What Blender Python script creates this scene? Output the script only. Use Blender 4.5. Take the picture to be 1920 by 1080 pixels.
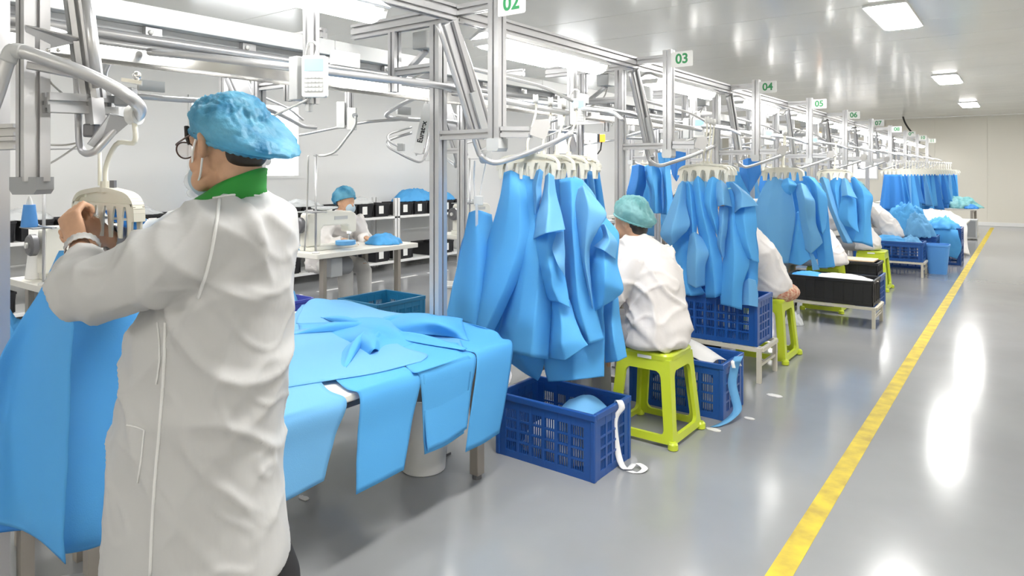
import bpy, math, random
from mathutils import Vector, Matrix, noise
from mathutils.bvhtree import BVHTree

for o in list(bpy.data.objects):
    bpy.data.objects.remove(o, do_unlink=True)
S = bpy.context.scene
COL = S.collection
R = random.Random(7)

# ------------------------------------------------------------------ camera
FPX = 1280.0                       # focal length in pixels of a 1920 px wide frame
HOR = 322.0                        # horizon row
CAM_H = 1.42
YAW = math.atan(965.0 / FPX)       # camera turned left of the production line (+Y)
cam_d = bpy.data.cameras.new('camera')
cam = bpy.data.objects.new('camera', cam_d)
COL.objects.link(cam)
cam_d.sensor_width = 36.0
cam_d.lens = 36.0 * FPX / 1920.0
cam_d.shift_y = -(540.0 - HOR) / 1920.0
cam_d.clip_start = 0.05
cam.location = (0, 0, CAM_H)
cam.rotation_euler = (math.pi / 2, 0, YAW)
S.camera = cam

# ------------------------------------------------------------------ light
PANEL_E = 42.0        # recessed ceiling panels
TUBE_E = 12.0         # tube lamps under the conveyor beam
WIN_E = 2.4           # daylight through frosted panes
S.view_settings.view_transform = 'Standard'
S.view_settings.look = 'None'
S.view_settings.gamma = 1.0
S.view_settings.use_curve_mapping = False
S.view_settings.exposure = 0.75
w = bpy.data.worlds.new('sky')
S.world = w
w.use_nodes = True
w.node_tree.nodes['Background'].inputs[0].default_value = (0.85, 0.92, 1.0, 1)
w.node_tree.nodes['Background'].inputs[1].default_value = 1.0
try:
    S.cycles.max_bounces = 8
    S.cycles.diffuse_bounces = 5
    S.cycles.glossy_bounces = 4
    S.cycles.transmission_bounces = 4
    S.cycles.transparent_max_bounces = 12
    S.cycles.sample_clamp_indirect = 6.0
    S.cycles.caustics_reflective = False
    S.cycles.caustics_refractive = False
except Exception:
    pass

SN, CS = math.sin(YAW), math.cos(YAW)
FWD = Vector((-SN, CS, 0)); RGT = Vector((CS, SN, 0)); UP = Vector((0, 0, 1))
CAMP = Vector((0, 0, CAM_H))

def ray(u, v):
    return FWD + RGT * ((u - 960.0) / FPX) - UP * ((v - HOR) / FPX)
def at(u, v, D):                     # point at depth D
    return CAMP + ray(u, v) * D
def atY(u, v, Y):
    r = ray(u, v); return CAMP + r * (Y / r.y)
def atX(u, v, X):
    r = ray(u, v); return CAMP + r * (X / r.x)
def atZ(u, v, Z):
    r = ray(u, v); return CAMP + r * ((Z - CAM_H) / r.z)

# ------------------------------------------------------------------ materials
MAT = {}
def mat(name, col, rough=0.5, metal=0.0, spec=0.5, noise_amt=0.0, noise_scale=20.0, bump=0.0, bump_scale=60.0,
        transl=0.0, transm=0.0, emit=None, alpha=1.0, coat=0.0, col2=None, stretch=None, sheen=0.0):
    m = bpy.data.materials.new(name); m.use_nodes = True
    nt = m.node_tree; N = nt.nodes; L = nt.links
    b = N['Principled BSDF']; out = N['Material Output']
    b.inputs['Base Color'].default_value = (*col, 1)
    b.inputs['Roughness'].default_value = rough
    b.inputs['Metallic'].default_value = metal
    b.inputs['Specular IOR Level'].default_value = spec
    b.inputs['Transmission Weight'].default_value = transm
    b.inputs['Alpha'].default_value = alpha
    b.inputs['Coat Weight'].default_value = coat
    b.inputs['Sheen Weight'].default_value = sheen
    tc = None
    if noise_amt > 0 or bump > 0 or col2:
        tc = N.new('ShaderNodeTexCoord')
        src = tc.outputs['Object']
        if stretch:
            mp = N.new('ShaderNodeMapping'); mp.inputs['Scale'].default_value = stretch
            L.new(src, mp.inputs['Vector']); src = mp.outputs['Vector']
    if noise_amt > 0 or col2:
        n = N.new('ShaderNodeTexNoise'); n.inputs['Scale'].default_value = noise_scale; n.inputs['Detail'].default_value = 4
        L.new(src, n.inputs['Vector'])
        mx = N.new('ShaderNodeMix'); mx.data_type = 'RGBA'
        c2 = col2 if col2 else tuple(max(0, c * (1 - noise_amt)) for c in col)
        mx.inputs['A'].default_value = (*col, 1); mx.inputs['B'].default_value = (*c2, 1)
        rp = N.new('ShaderNodeValToRGB'); rp.color_ramp.elements[0].position = 0.38; rp.color_ramp.elements[1].position = 0.66
        L.new(n.outputs['Fac'], rp.inputs['Fac']); L.new(rp.outputs['Color'], mx.inputs['Factor'])
        L.new(mx.outputs['Result'], b.inputs['Base Color'])
    if bump > 0:
        n2 = N.new('ShaderNodeTexNoise'); n2.inputs['Scale'].default_value = bump_scale; n2.inputs['Detail'].default_value = 3
        L.new(src, n2.inputs['Vector'])
        bp = N.new('ShaderNodeBump'); bp.inputs['Strength'].default_value = bump; bp.inputs['Distance'].default_value = 0.01
        L.new(n2.outputs['Fac'], bp.inputs['Height']); L.new(bp.outputs['Normal'], b.inputs['Normal'])
    if emit:
        b.inputs['Emission Color'].default_value = (*emit[0], 1); b.inputs['Emission Strength'].default_value = emit[1]
    if transl > 0:
        tr = N.new('ShaderNodeBsdfTranslucent'); tr.inputs['Color'].default_value = (*col, 1)
        mxs = N.new('ShaderNodeMixShader'); mxs.inputs['Fac'].default_value = transl
        L.new(b.outputs[0], mxs.inputs[1]); L.new(tr.outputs[0], mxs.inputs[2]); L.new(mxs.outputs[0], out.inputs['Surface'])
    MAT[name] = m
    return m

mat('wall_paint', (0.80, 0.80, 0.79), 0.35, spec=0.4)
mat('wall_far_paint', (0.74, 0.71, 0.63), 0.4, spec=0.4)
mat('ceiling_panel', (0.84, 0.84, 0.79), 0.17, spec=0.55, noise_amt=0.06, noise_scale=0.7, bump=0.12, bump_scale=2.2)
mat('floor_epoxy', (0.285, 0.29, 0.30), 0.15, spec=0.5, noise_amt=0.12, noise_scale=1.2, bump=0.06, bump_scale=5)
mat('tape_yellow', (0.62, 0.48, 0.045), 0.6, spec=0.3, col2=(0.40, 0.30, 0.05), noise_scale=9)
mat('tape_white', (0.75, 0.75, 0.74), 0.45)
mat('alu', (0.56, 0.56, 0.57), 0.38, metal=0.7, spec=0.5)
mat('alu_tube', (0.60, 0.60, 0.61), 0.32, metal=0.7)
mat('alu_bright', (0.80, 0.79, 0.77), 0.14, metal=1.0)
mat('white_paint', (0.78, 0.78, 0.77), 0.35)
mat('dark_metal', (0.16, 0.16, 0.17), 0.45, metal=0.4)
mat('grey_plastic', (0.30, 0.31, 0.32), 0.45)
mat('grey_box', (0.52, 0.53, 0.53), 0.45)
mat('cream_plastic', (0.84, 0.82, 0.72), 0.4, transl=0.15)
mat('white_plastic', (0.72, 0.72, 0.70), 0.35)
mat('clear_plastic', (0.86, 0.88, 0.89), 0.25, alpha=0.5)
mat('crate_blue', (0.012, 0.075, 0.30), 0.32, spec=0.5)
mat('crate_teal', (0.012, 0.13, 0.26), 0.35)
mat('crate_black', (0.012, 0.012, 0.014), 0.45)
mat('bin_violet', (0.06, 0.08, 0.42), 0.4)
mat('lime_plastic', (0.52, 0.62, 0.035), 0.3, spec=0.5)
mat('beige_metal', (0.58, 0.55, 0.46), 0.45)
mat('steel_leg', (0.34, 0.31, 0.27), 0.4, metal=0.3)
mat('table_top', (0.76, 0.74, 0.68), 0.4)
mat('cloth_blue', (0.115, 0.46, 0.86), 0.62, spec=0.3, transl=0.26, bump=0.10, bump_scale=260)
mat('cloth_sky', (0.19, 0.50, 0.82), 0.62, spec=0.3, transl=0.28, bump=0.10, bump_scale=260)
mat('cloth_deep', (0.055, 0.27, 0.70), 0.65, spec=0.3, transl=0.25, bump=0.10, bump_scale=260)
mat('cloth_white', (0.86, 0.85, 0.84), 0.6, transl=0.3)
mat('coat_white', (0.56, 0.56, 0.555), 0.5, spec=0.35, transl=0.10, bump=0.25, bump_scale=14, stretch=(1, 1, 0.45))
mat('coat_far', (0.76, 0.73, 0.715), 0.55, spec=0.3, transl=0.10, bump=0.3, bump_scale=14)
mat('coat_seam', (0.72, 0.72, 0.71), 0.5)
mat('cap_blue', (0.20, 0.56, 0.76), 0.5, transl=0.40, col2=(0.025, 0.22, 0.44), noise_scale=13, bump=0.6, bump_scale=55, alpha=0.90)
mat('cap_teal', (0.34, 0.66, 0.68), 0.5, transl=0.40, col2=(0.16, 0.42, 0.44), noise_scale=12, bump=0.35, bump_scale=60, alpha=0.88)
mat('skin', (0.56, 0.33, 0.21), 0.5, spec=0.35, noise_amt=0.12, noise_scale=30)
mat('hair', (0.025, 0.018, 0.015), 0.4)
mat('green_shirt', (0.012, 0.22, 0.022), 0.7)
mat('black_cloth', (0.012, 0.012, 0.014), 0.8)
mat('grey_cloth', (0.34, 0.34, 0.35), 0.8)
mat('white_trouser', (0.62, 0.61, 0.59), 0.75, bump=0.5, bump_scale=12)
mat('print_cloth', (0.42, 0.14, 0.09), 0.8, col2=(0.62, 0.48, 0.34), noise_scale=45)
mat('mask_blue', (0.56, 0.70, 0.80), 0.6, transl=0.3)
mat('elastic_white', (0.88, 0.88, 0.88), 0.6)
mat('brown_frame', (0.08, 0.04, 0.03), 0.3)
mat('lens', (0.95, 0.97, 0.98), 0.05, alpha=0.25)
mat('green_ink', (0.045, 0.30, 0.11), 0.5)
mat('dark_ink', (0.03, 0.03, 0.03), 0.5)
mat('paper', (0.82, 0.82, 0.80), 0.6)
mat('wood_pale', (0.78, 0.58, 0.40), 0.5)
mat('thread_blue', (0.10, 0.33, 0.76), 0.7)
mat('cable_black', (0.012, 0.012, 0.010), 0.5)
mat('cable_grey', (0.55, 0.55, 0.53), 0.5)
mat('screen_lcd', (0.25, 0.45, 0.75), 0.3, emit=((0.35, 0.60, 0.95), 0.38))
mat('amber_lamp', (0.9, 0.35, 0.03), 0.3, emit=((1.0, 0.36, 0.03), 2.0))
mat('led', (1, 1, 1), 0.3, emit=((0.95, 0.98, 1.0), 30.0))
mat('panel_light', (1, 1, 1), 0.3, emit=((1.0, 0.98, 0.95), PANEL_E))
mat('tube_light', (1, 1, 1), 0.3, emit=((1.0, 0.99, 0.96), TUBE_E))
mat('window_glow', (1, 1, 1), 0.3, emit=((0.95, 0.98, 1.0), WIN_E))
mat('window_far_glow', (1, 1, 1), 0.3, emit=((1.0, 0.95, 0.90), 0.9))
mat('grey_seam', (0.48, 0.48, 0.45), 0.5)
mat('machine_white', (0.78, 0.77, 0.70), 0.3)

# ------------------------------------------------------------------ mesh helpers
ORG = {}
def V(*a):
    return Vector(a[0]) if len(a) == 1 else Vector(a)

class MB:
    def __init__(s):
        s.v = []; s.f = []
    def add(s, vs, fs):
        b = len(s.v); s.v += [Vector(x) for x in vs]; s.f += [tuple(i + b for i in f) for f in fs]; return s
    def box(s, c, d, rz=0.0, M=None):
        c = Vector(c); x, y, z = d[0] / 2, d[1] / 2, d[2] / 2
        m = M if M else Matrix.Rotation(rz, 3, 'Z')
        p = [c + m @ Vector(q) for q in ((-x, -y, -z), (x, -y, -z), (x, y, -z), (-x, y, -z), (-x, -y, z), (x, -y, z), (x, y, z), (-x, y, z))]
        return s.add(p, [(0, 3, 2, 1), (4, 5, 6, 7), (0, 1, 5, 4), (1, 2, 6, 5), (2, 3, 7, 6), (3, 0, 4, 7)])
    def b2(s, a, b):                              # box from two corners
        a = Vector(a); b = Vector(b)
        return s.box((a + b) / 2, (abs(b.x - a.x), abs(b.y - a.y), abs(b.z - a.z)))
    def frame(s, p0, p1, up=None):
        d = (Vector(p1) - Vector(p0)).normalized()
        u = Vector(up) if up else (Vector((0, 0, 1)) if abs(d.z) < 0.9 else Vector((0, 1, 0)))
        x = d.cross(u).normalized(); y = x.cross(d).normalized()
        return d, x, y
    def extr(s, p0, p1, sec, up=None):            # sec: list of (x,y), ccw
        d, x, y = s.frame(p0, p1, up); n = len(sec); p0 = Vector(p0); p1 = Vector(p1)
        vs = [p0 + x * a + y * b for a, b in sec] + [p1 + x * a + y * b for a, b in sec]
        fs = [(i, (i + 1) % n, n + (i + 1) % n, n + i) for i in range(n)]
        fs += [tuple(range(n - 1, -1, -1)), tuple(range(n, 2 * n))]
        return s.add(vs, fs)
    def bar(s, p0, p1, w, h, up=None):
        return s.extr(p0, p1, [(-w / 2, -h / 2), (w / 2, -h / 2), (w / 2, h / 2), (-w / 2, h / 2)], up)
    def slot(s, p0, p1, w=0.04, h=0.04, up=None, g=0.011, dp=0.012):   # grooved aluminium profile
        def side(ax, ay, bx, by):
            L = math.hypot(bx - ax, by - ay); n = max(1, round(L / 0.042)); tx, ty = (bx - ax) / L, (by - ay) / L
            nx, ny = -ty, tx; o = [(ax, ay)]
            for k in range(n):
                c = L * (k + 0.5) / n
                for q, e in ((c - g / 2, 0), (c - g / 2, dp), (c + g / 2, dp), (c + g / 2, 0)):
                    o.append((ax + tx * q + nx * e, ay + ty * q + ny * e))
            return o
        a, b = w / 2, h / 2
        sec = side(-a, -b, a, -b) + side(a, -b, a, b) + side(a, b, -a, b) + side(-a, b, -a, -b)
        return s.extr(p0, p1, sec, up)
    def tube(s, pts, r, n=10, cap=True):
        pts = [Vector(p) for p in pts]; k = len(pts)
        rs = r if isinstance(r, (list, tuple)) else [r] * k
        tang = []
        for i in range(k):
            t = (pts[min(i + 1, k - 1)] - pts[max(i - 1, 0)])
            tang.append(t.normalized() if t.length > 1e-9 else Vector((0, 0, 1)))
        u = Vector((0, 0, 1)) if abs(tang[0].z) < 0.9 else Vector((1, 0, 0))
        x = tang[0].cross(u).normalized(); rings = []
        for i in range(k):
            x = (x - tang[i] * x.dot(tang[i]))
            x = x.normalized() if x.length > 1e-6 else tang[i].orthogonal().normalized()
            y = tang[i].cross(x)
            rr = rs[i]; ra, rb = rr if isinstance(rr, (tuple, list)) else (rr, rr)
            rings.append([pts[i] + x * (ra * math.cos(2 * math.pi * j / n)) + y * (rb * math.sin(2 * math.pi * j / n)) for j in range(n)])
        return s.loft(rings, cap)
    def loft(s, rings, cap=True, close=True):
        n = len(rings[0]); vs = [p for r_ in rings for p in r_]; fs = []
        for i in range(len(rings) - 1):
            for j in range(n if close else n - 1):
                a = i * n + j; b = i * n + (j + 1) % n
                fs.append((a, b, b + n, a + n))
        if cap and close:
            fs.append(tuple(range(n - 1, -1, -1))); fs.append(tuple(range((len(rings) - 1) * n, len(rings) * n)))
        return s.add(vs, fs)
    def lathe(s, prof, c, n=20, axis=None, cap=True):
        c = Vector(c); A = Vector(axis).normalized() if axis else Vector((0, 0, 1))
        x = A.orthogonal().normalized(); y = A.cross(x)
        return s.loft([[c + A * z + x * (r_ * math.cos(2 * math.pi * j / n)) + y * (r_ * math.sin(2 * math.pi * j / n)) for j in range(n)] for r_, z in prof], cap)
    def ball(s, c, rad, n=12, m=8, M=None):
        c = Vector(c); rx, ry, rz = rad if isinstance(rad, (tuple, list)) else (rad,) * 3
        rings = []
        for i in range(m + 1):
            t = -math.pi / 2 + math.pi * (0.02 + 0.96 * i / m); cr, sr = math.cos(t), math.sin(t)
            rg = []
            for j in range(n):
                q = Vector((rx * cr * math.cos(2 * math.pi * j / n), ry * cr * math.sin(2 * math.pi * j / n), rz * sr))
                rg.append(c + (M @ q if M else q))
            rings.append(rg)
        return s.loft(rings)
    def prism(s, poly, o, ax, ay, depth):          # polygon in plane (ax, ay) at o, extruded along ax x ay by +-depth/2
        o = Vector(o); ax = Vector(ax); ay = Vector(ay); nrm = ax.cross(ay).normalized() * (depth / 2); n = len(poly)
        vs = [o + ax * a + ay * b - nrm for a, b in poly] + [o + ax * a + ay * b + nrm for a, b in poly]
        fs = [(i, (i + 1) % n, n + (i + 1) % n, n + i) for i in range(n)] + [tuple(range(n - 1, -1, -1)), tuple(range(n, 2 * n))]
        return s.add(vs, fs)
    def grid(s, P):
        h, w_ = len(P), len(P[0])
        return s.add([p for r_ in P for p in r_], [(i * w_ + j, i * w_ + j + 1, (i + 1) * w_ + j + 1, (i + 1) * w_ + j) for i in range(h - 1) for j in range(w_ - 1)])
    def build(s, name, m, parent=None, smooth=False, bevel=0.0, thick=0.0, origin=None, angle=35):
        if parent is not None:
            og = ORG[parent]
        elif origin is not None:
            og = Vector(origin)
        else:
            xs = [p.x for p in s.v]; ys = [p.y for p in s.v]; zs = [p.z for p in s.v]
            og = Vector(((min(xs) + max(xs)) / 2, (min(ys) + max(ys)) / 2, min(zs)))
        me = bpy.data.meshes.new(name)
        me.from_pydata([tuple(p - og) for p in s.v], [], s.f)
        return finish(me, name, m, parent, og, smooth, bevel, thick, angle)

def finish(me, name, m, parent, og, smooth, bevel=0.0, thick=0.0, angle=35):
    me.materials.append(MAT[m] if isinstance(m, str) else m)
    if smooth:
        me.polygons.foreach_set('use_smooth', [True] * len(me.polygons))
        if smooth == 'auto':
            me.update()
            try:
                me.set_sharp_from_angle(angle=math.radians(angle))
            except Exception:
                pass
    o = bpy.data.objects.new(name, me); COL.objects.link(o)
    if parent is not None:
        o.parent = parent
    else:
        o.location = og
    ORG[o] = og
    if thick:
        md = o.modifiers.new('thickness', 'SOLIDIFY'); md.thickness = thick; md.offset = 0
    if bevel:
        md = o.modifiers.new('edge', 'BEVEL'); md.width = bevel; md.segments = 2; md.limit_method = 'ANGLE'; md.angle_limit = math.radians(40)
    return o

def thing(name, label, cat, loc, group=None):
    o = bpy.data.objects.new(name, None); COL.objects.link(o); o.location = loc; o.empty_display_size = 0.1
    ORG[o] = Vector(loc)
    return tag(o, label, cat, group)
def tag(o, label, cat, group=None, kind=None):
    o['label'] = label; o['category'] = cat
    if group: o['group'] = group
    if kind: o['kind'] = kind
    return o
def struct(o, label=None):
    o['kind'] = 'structure'
    if label: o['label'] = label
    return o
KIDS = {}
def copy_tree(o, delta=(0, 0, 0), label=None, group=None, rot=None, parent=None):
    c = o.copy(); COL.objects.link(c)
    if parent is None:
        c.location = o.location + Vector(delta)
        if rot is not None: c.rotation_euler = (0, 0, rot)
        ORG[c] = c.location.copy()
    else:
        c.parent = parent; ORG[c] = ORG[parent]
    if label: c['label'] = label
    if group: c['group'] = group
    for ch in [k for k in bpy.data.objects if k.parent == o]:
        copy_tree(ch, parent=c)
    return c

def cr(pts, n):                     # Catmull-Rom through points, n samples in all
    pts = [Vector(p) for p in pts]; k = len(pts)
    if k == 2: return [pts[0].lerp(pts[1], i / (n - 1)) for i in range(n)]
    out = []
    for i in range(n):
        t = i / (n - 1) * (k - 1); a = min(int(t), k - 2); f = t - a
        p0 = pts[a - 1] if a > 0 else pts[a] * 2 - pts[a + 1]
        p1, p2 = pts[a], pts[a + 1]
        p3 = pts[a + 2] if a + 2 < k else pts[a + 1] * 2 - pts[a]
        out.append(0.5 * ((2 * p1) + (p2 - p0) * f + (2 * p0 - 5 * p1 + 4 * p2 - p3) * f * f + (3 * p1 - p0 - 3 * p2 + p3) * f ** 3))
    return out
def rrect(w_, h_, r_, n=4):         # rounded rectangle outline, ccw, centred
    o = []
    for cx, cy, a0 in ((w_ / 2 - r_, -h_ / 2 + r_, -90), (w_ / 2 - r_, h_ / 2 - r_, 0), (-w_ / 2 + r_, h_ / 2 - r_, 90), (-w_ / 2 + r_, -h_ / 2 + r_, 180)):
        for k in range(n + 1):
            a = math.radians(a0 + 90 * k / n); o.append((cx + r_ * math.cos(a), cy + r_ * math.sin(a)))
    return o
def lin(pts, n):
    pts = [Vector(p) for p in pts]; k = len(pts); out = []
    for i in range(n):
        t = i / (n - 1) * (k - 1); a = min(int(t), k - 2); out.append(pts[a].lerp(pts[a + 1], t - a))
    return out
def mixp(pts, n, sharp):
    a = cr(pts, n)
    return a if sharp <= 0 else [p.lerp(q, sharp) for p, q in zip(a, lin(pts, n))]
def patch(rows, nu=22, nv=26, wob=0.0, seed=0, sharp=0.0):  # sheet through a control net of 3-D points; sharp > 0: stiff cloth with creases
    rr = [mixp(r_, nu, sharp) for r_ in rows]
    cols = [mixp([r_[j] for r_ in rr], nv, sharp * 0.35) for j in range(nu)]
    P = [[cols[j][i] for j in range(nu)] for i in range(nv)]
    if wob:
        for i in range(nv):
            for j in range(nu):
                q = P[i][j]; d = noise.noise(q * 7 + Vector((seed * 3.1, seed, 0))) + 0.5 * noise.noise(q * 17 + Vector((seed, 0, 5)))
                P[i][j] = q + Vector((0.3, 1, 0.25)) * (d * wob)
    return P
def text_mesh(txt, size, bold=0.0):
    cu = bpy.data.curves.new('lettering', 'FONT'); cu.body = txt; cu.size = size; cu.align_x = 'CENTER'; cu.align_y = 'CENTER'; cu.extrude = 0.0006; cu.offset = bold
    t = bpy.data.objects.new('lettering_tmp', cu); COL.objects.link(t)
    bpy.context.view_layer.update()
    me = bpy.data.meshes.new_from_object(t.evaluated_get(bpy.context.evaluated_depsgraph_get()))
    bpy.data.objects.remove(t, do_unlink=True); bpy.data.curves.remove(cu)
    return me
def text_on(parent, txt, size, pos, ax, ay, m, bold=0.0, name='lettering'):
    me = text_mesh(txt, size, bold); ax = Vector(ax).normalized(); ay = Vector(ay).normalized()
    og = ORG[parent]
    for v_ in me.vertices:
        v_.co = Vector(pos) + ax * v_.co.x + ay * v_.co.y + ax.cross(ay) * v_.co.z - og
    me.materials.clear()
    return finish(me, name, m, parent, og, False)
def remeshed(mb, voxel, sm=6):      # one continuous skin around overlapping closed shapes
    me = bpy.data.meshes.new('tmp'); me.from_pydata([tuple(p) for p in mb.v], [], mb.f)
    o = bpy.data.objects.new('tmp', me); COL.objects.link(o)
    md = o.modifiers.new('r', 'REMESH'); md.mode = 'VOXEL'; md.voxel_size = voxel
    if sm:
        m2 = o.modifiers.new('s', 'SMOOTH'); m2.factor = 0.5; m2.iterations = sm
    bpy.context.view_layer.update()
    out = bpy.data.meshes.new_from_object(o.evaluated_get(bpy.context.evaluated_depsgraph_get()))
    bpy.data.objects.remove(o, do_unlink=True)
    out.update()
    return out
def displace(me, fn):
    me.update()
    ns = [v_.normal.copy() for v_ in me.vertices]
    for v_, n_ in zip(me.vertices, ns):
        v_.co = v_.co + n_ * fn(v_.co, n_)
    me.update()
def shell(me, name, m, parent):
    og = ORG[parent]
    for v_ in me.vertices: v_.co = v_.co - og
    me.materials.clear()
    return finish(me, name, m, parent, og, True)
# ------------------------------------------------------------------ the hall
XL, XR, YB, YF, ZC = -7.9, 4.2, -4.5, 21.8, 2.9
struct(MB().b2((XL - 0.2, YB - 0.2, -0.12), (XR + 0.2, YF + 0.2, 0.0)).build('floor', 'floor_epoxy'), 'glossy grey epoxy floor')
ceil = struct(MB().b2((XL - 0.2, YB - 0.2, ZC + 0.012), (XR + 0.2, YF + 0.2, ZC + 0.15)).build('ceiling', 'ceiling_panel'), 'glossy off-white panelled ceiling')
y = 6.755 - 12 * 1.0
base = None
while y < YF:
    y0, y1 = max(y, YB), min(y + 1.0, YF)
    if y1 - y0 > 0.05:
        o = MB().b2((XL, y0 + 0.003, ZC), (XR, y1 - 0.003, ZC + 0.0115)).build('ceiling_panel', 'ceiling_panel', ceil, bevel=0.002)
    y += 1.0
def wall_x(name, x0, x1, holes, m):
    b = MB(); ys = [YB] + sorted(sum([[h[0], h[1]] for h in holes], [])) + [YF]
    for i in range(len(ys) - 1):
        hole = next((h for h in holes if abs(h[0] - ys[i]) < 1e-6), None)
        if hole:
            b.b2((x0, ys[i], 0), (x1, ys[i + 1], hole[2])); b.b2((x0, ys[i], hole[3]), (x1, ys[i + 1], ZC))
        else:
            b.b2((x0, ys[i], 0), (x1, ys[i + 1], ZC))
    return struct(b.build(name, m))
WIN = [(4.13, 5.69, 1.33, 2.33), (12.05, 13.75, 1.33, 2.33), (16.5, 18.1, 1.33, 2.33)]
wall_x('wall_left', XL - 0.15, XL, WIN, 'wall_paint')
struct(MB().b2((XR, YB, 0), (XR + 0.15, YF, ZC)).build('wall_right', 'wall_far_paint'))
struct(MB().b2((XL, YB - 0.15, 0), (XR, YB, ZC)).build('wall_back', 'wall_far_paint'))
FW = (-4.7, -3.38, 1.2, 2.2)
b = MB().b2((XL, YF + 0.012, 0), (FW[0], YF + 0.15, ZC)).b2((FW[1], YF + 0.012, 0), (XR, YF + 0.15, ZC))
b.b2((FW[0], YF + 0.012, 0), (FW[1], YF + 0.15, FW[2])).b2((FW[0], YF + 0.012, FW[3]), (FW[1], YF + 0.15, ZC))
wf = struct(b.build('wall_far', 'wall_far_paint'), 'beige panelled wall at the far end')
x = XL
while x < XR:
    x1 = min(x + 1.18, XR)
    if x1 < FW[0] or x > FW[1]:
        MB().b2((x + 0.002, YF, 0.1), (x1 - 0.002, YF + 0.0118, ZC)).build('wall_panel', 'wall_far_paint', wf, bevel=0.002)
    x += 1.18
struct(MB().b2((XL, YF - 0.02, 0), (XR, YF + 0.011, 0.1)).build('baseboard_far', 'wall_paint', bevel=0.006))
struct(MB().b2((XL, YB, 0), (XL + 0.015, YF, 0.1)).build('baseboard_left', 'wall_paint'))
for i, (a, c, z0, z1) in enumerate(WIN):
    o = struct(MB().b2((XL - 0.10, a, z0), (XL - 0.085, c, z1)).build('window_%d' % (i + 1), 'window_glow'), 'bright frosted window pane in the left wall')
    f = MB()
    for q in ((a, a + 0.04), (c - 0.04, c)): f.b2((XL - 0.084, q[0], z0), (XL + 0.012, q[1], z1))
    for q in ((z0, z0 + 0.04), (z1 - 0.04, z1)): f.b2((XL - 0.0835, a, q[0]), (XL + 0.0125, c, q[1]))
    f.build('window_frame', 'white_paint', o)
o = struct(MB().b2((FW[0], YF + 0.09, FW[2]), (FW[1], YF + 0.10, FW[3])).build('window_4', 'window_far_glow'), 'bright window in the far wall')
f = MB()
for q in (FW[0], (FW[0] + FW[1]) / 2 - 0.02, FW[1] - 0.04): f.b2((q, YF - 0.012, FW[2]), (q + 0.04, YF + 0.089, FW[3]))
f.b2((FW[0], YF - 0.0125, FW[2]), (FW[1], YF + 0.0885, FW[2] + 0.04)).b2((FW[0], YF - 0.0125, FW[3] - 0.04), (FW[1], YF + 0.0885, FW[3]))
f.build('window_frame', 'white_paint', o)
struct(MB().b2((XL, 8.58, 0), (-7.39, 9.45, ZC)).build('wall_pillar', 'wall_paint', bevel=0.01), 'white boxed pillar on the left wall')

# floor markings
def tape(name, x0, x1, y0, y1, m): return MB().b2((x0, y0, 0.0), (x1, y1, 0.0012)).build(name, m)
tag(tape('floor_tape', -0.735, -0.655, 0.3, YF - 0.6, 'tape_yellow'), 'yellow tape line along the grey aisle floor', 'floor marking')
for k in range(12):
    y0 = 3.2 + k * 0.62
    tag(tape('floor_dash', -6.72, -6.66, y0, y0 + 0.4, 'tape_white'), 'short white dash of the broken floor line by the shelves', 'floor marking', 'white dashes on the floor near the shelves')

# ceiling lamps: square recessed panels
def ceil_lamp(x, y, label, group=None):
    t = thing('ceiling_lamp', label, 'lamp', (x, y, ZC - 0.03), group)
    MB().prism(rrect(0.35, 1.24, 0.03, 3), (x, y, ZC - 0.0115), (1, 0, 0), (0, 1, 0), 0.022).build('housing', 'white_paint', t)
    MB().prism(rrect(0.31, 1.20, 0.06, 4), (x, y, ZC - 0.0265), (1, 0, 0), (0, 1, 0), 0.007).build('diffuser', 'panel_light', t)
    return t
for y_, lb in ((7.34, 'nearest and largest of the oblong ceiling lamps in view'), (12.8, 'middle one of the three oblong ceiling lamps in view'), (17.95, 'oblong ceiling lamp nearest the far wall')):
    ceil_lamp(-1.0, y_, lb)
for x_ in (-5.2, 2.4):
    for y_ in (-3.3, 2.0, 7.34, 12.8, 17.95):
        ceil_lamp(x_, y_, 'oblong ceiling lamp in the row %s' % ('over the shelves side' if x_ < 0 else 'on the aisle side'), 'ceiling lamps of the %s row' % ('shelf' if x_ < 0 else 'aisle'))
for y_ in (-3.3, 2.0):
    ceil_lamp(-1.0, y_, 'oblong ceiling lamp over the aisle near the camera', 'ceiling lamps near the camera')
# cable from the ceiling
tag(MB().tube(cr([at(1692, 216, 18.4) + V(0, 0, 0.02), at(1696, 228, 18.3), at(1703, 240, 18.2), at(1712, 251, 18.0), at(1722, 262, 17.6)], 14), 0.022, 8).build('ceiling_cable', 'cable_black', smooth=True),
    'thick black cable hanging from the ceiling near the far wall', 'cable')

# ------------------------------------------------------------------ overhead conveyor
PITCH = 1.92
ST = [0.67] + [2.51 + PITCH * k for k in range(10)]     # station positions 01..11
ZB0, ZB1 = 2.155, 2.235
NUM = ['%02d' % (k + 1) for k in range(11)]
NW = ['one', 'two', 'three', 'four', 'five', 'six', 'seven', 'eight', 'nine', 'ten', 'eleven']   # what the signs read, in words
XM = -3.09
def light_beam(x, label):
    t = thing('conveyor_beam', label, 'conveyor', (x, 8, ZB0))
    for k in range(-1, 11):
        y0 = (ST[k] if k >= 0 else -1.6); y1 = ST[k + 1] if k + 1 < len(ST) else ST[-1] + 0.9
        MB().slot((x, y0 + 0.003, (ZB0 + ZB1) / 2), (x, y1 - 0.003, (ZB0 + ZB1) / 2), 0.042, 0.08).build('beam_segment', 'alu', t)
        if k >= 0: MB().b2((x - 0.026, y0 - 0.03, ZB0 - 0.008), (x + 0.026, y0 + 0.03, ZB0 - 0.0005)).build('joint_plate', 'alu', t)
    return t
light_beam(-2.236, 'long grooved aluminium beam above the front row of stations')
light_beam(-3.944, 'long grooved aluminium beam above the rear row of stations')
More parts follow.
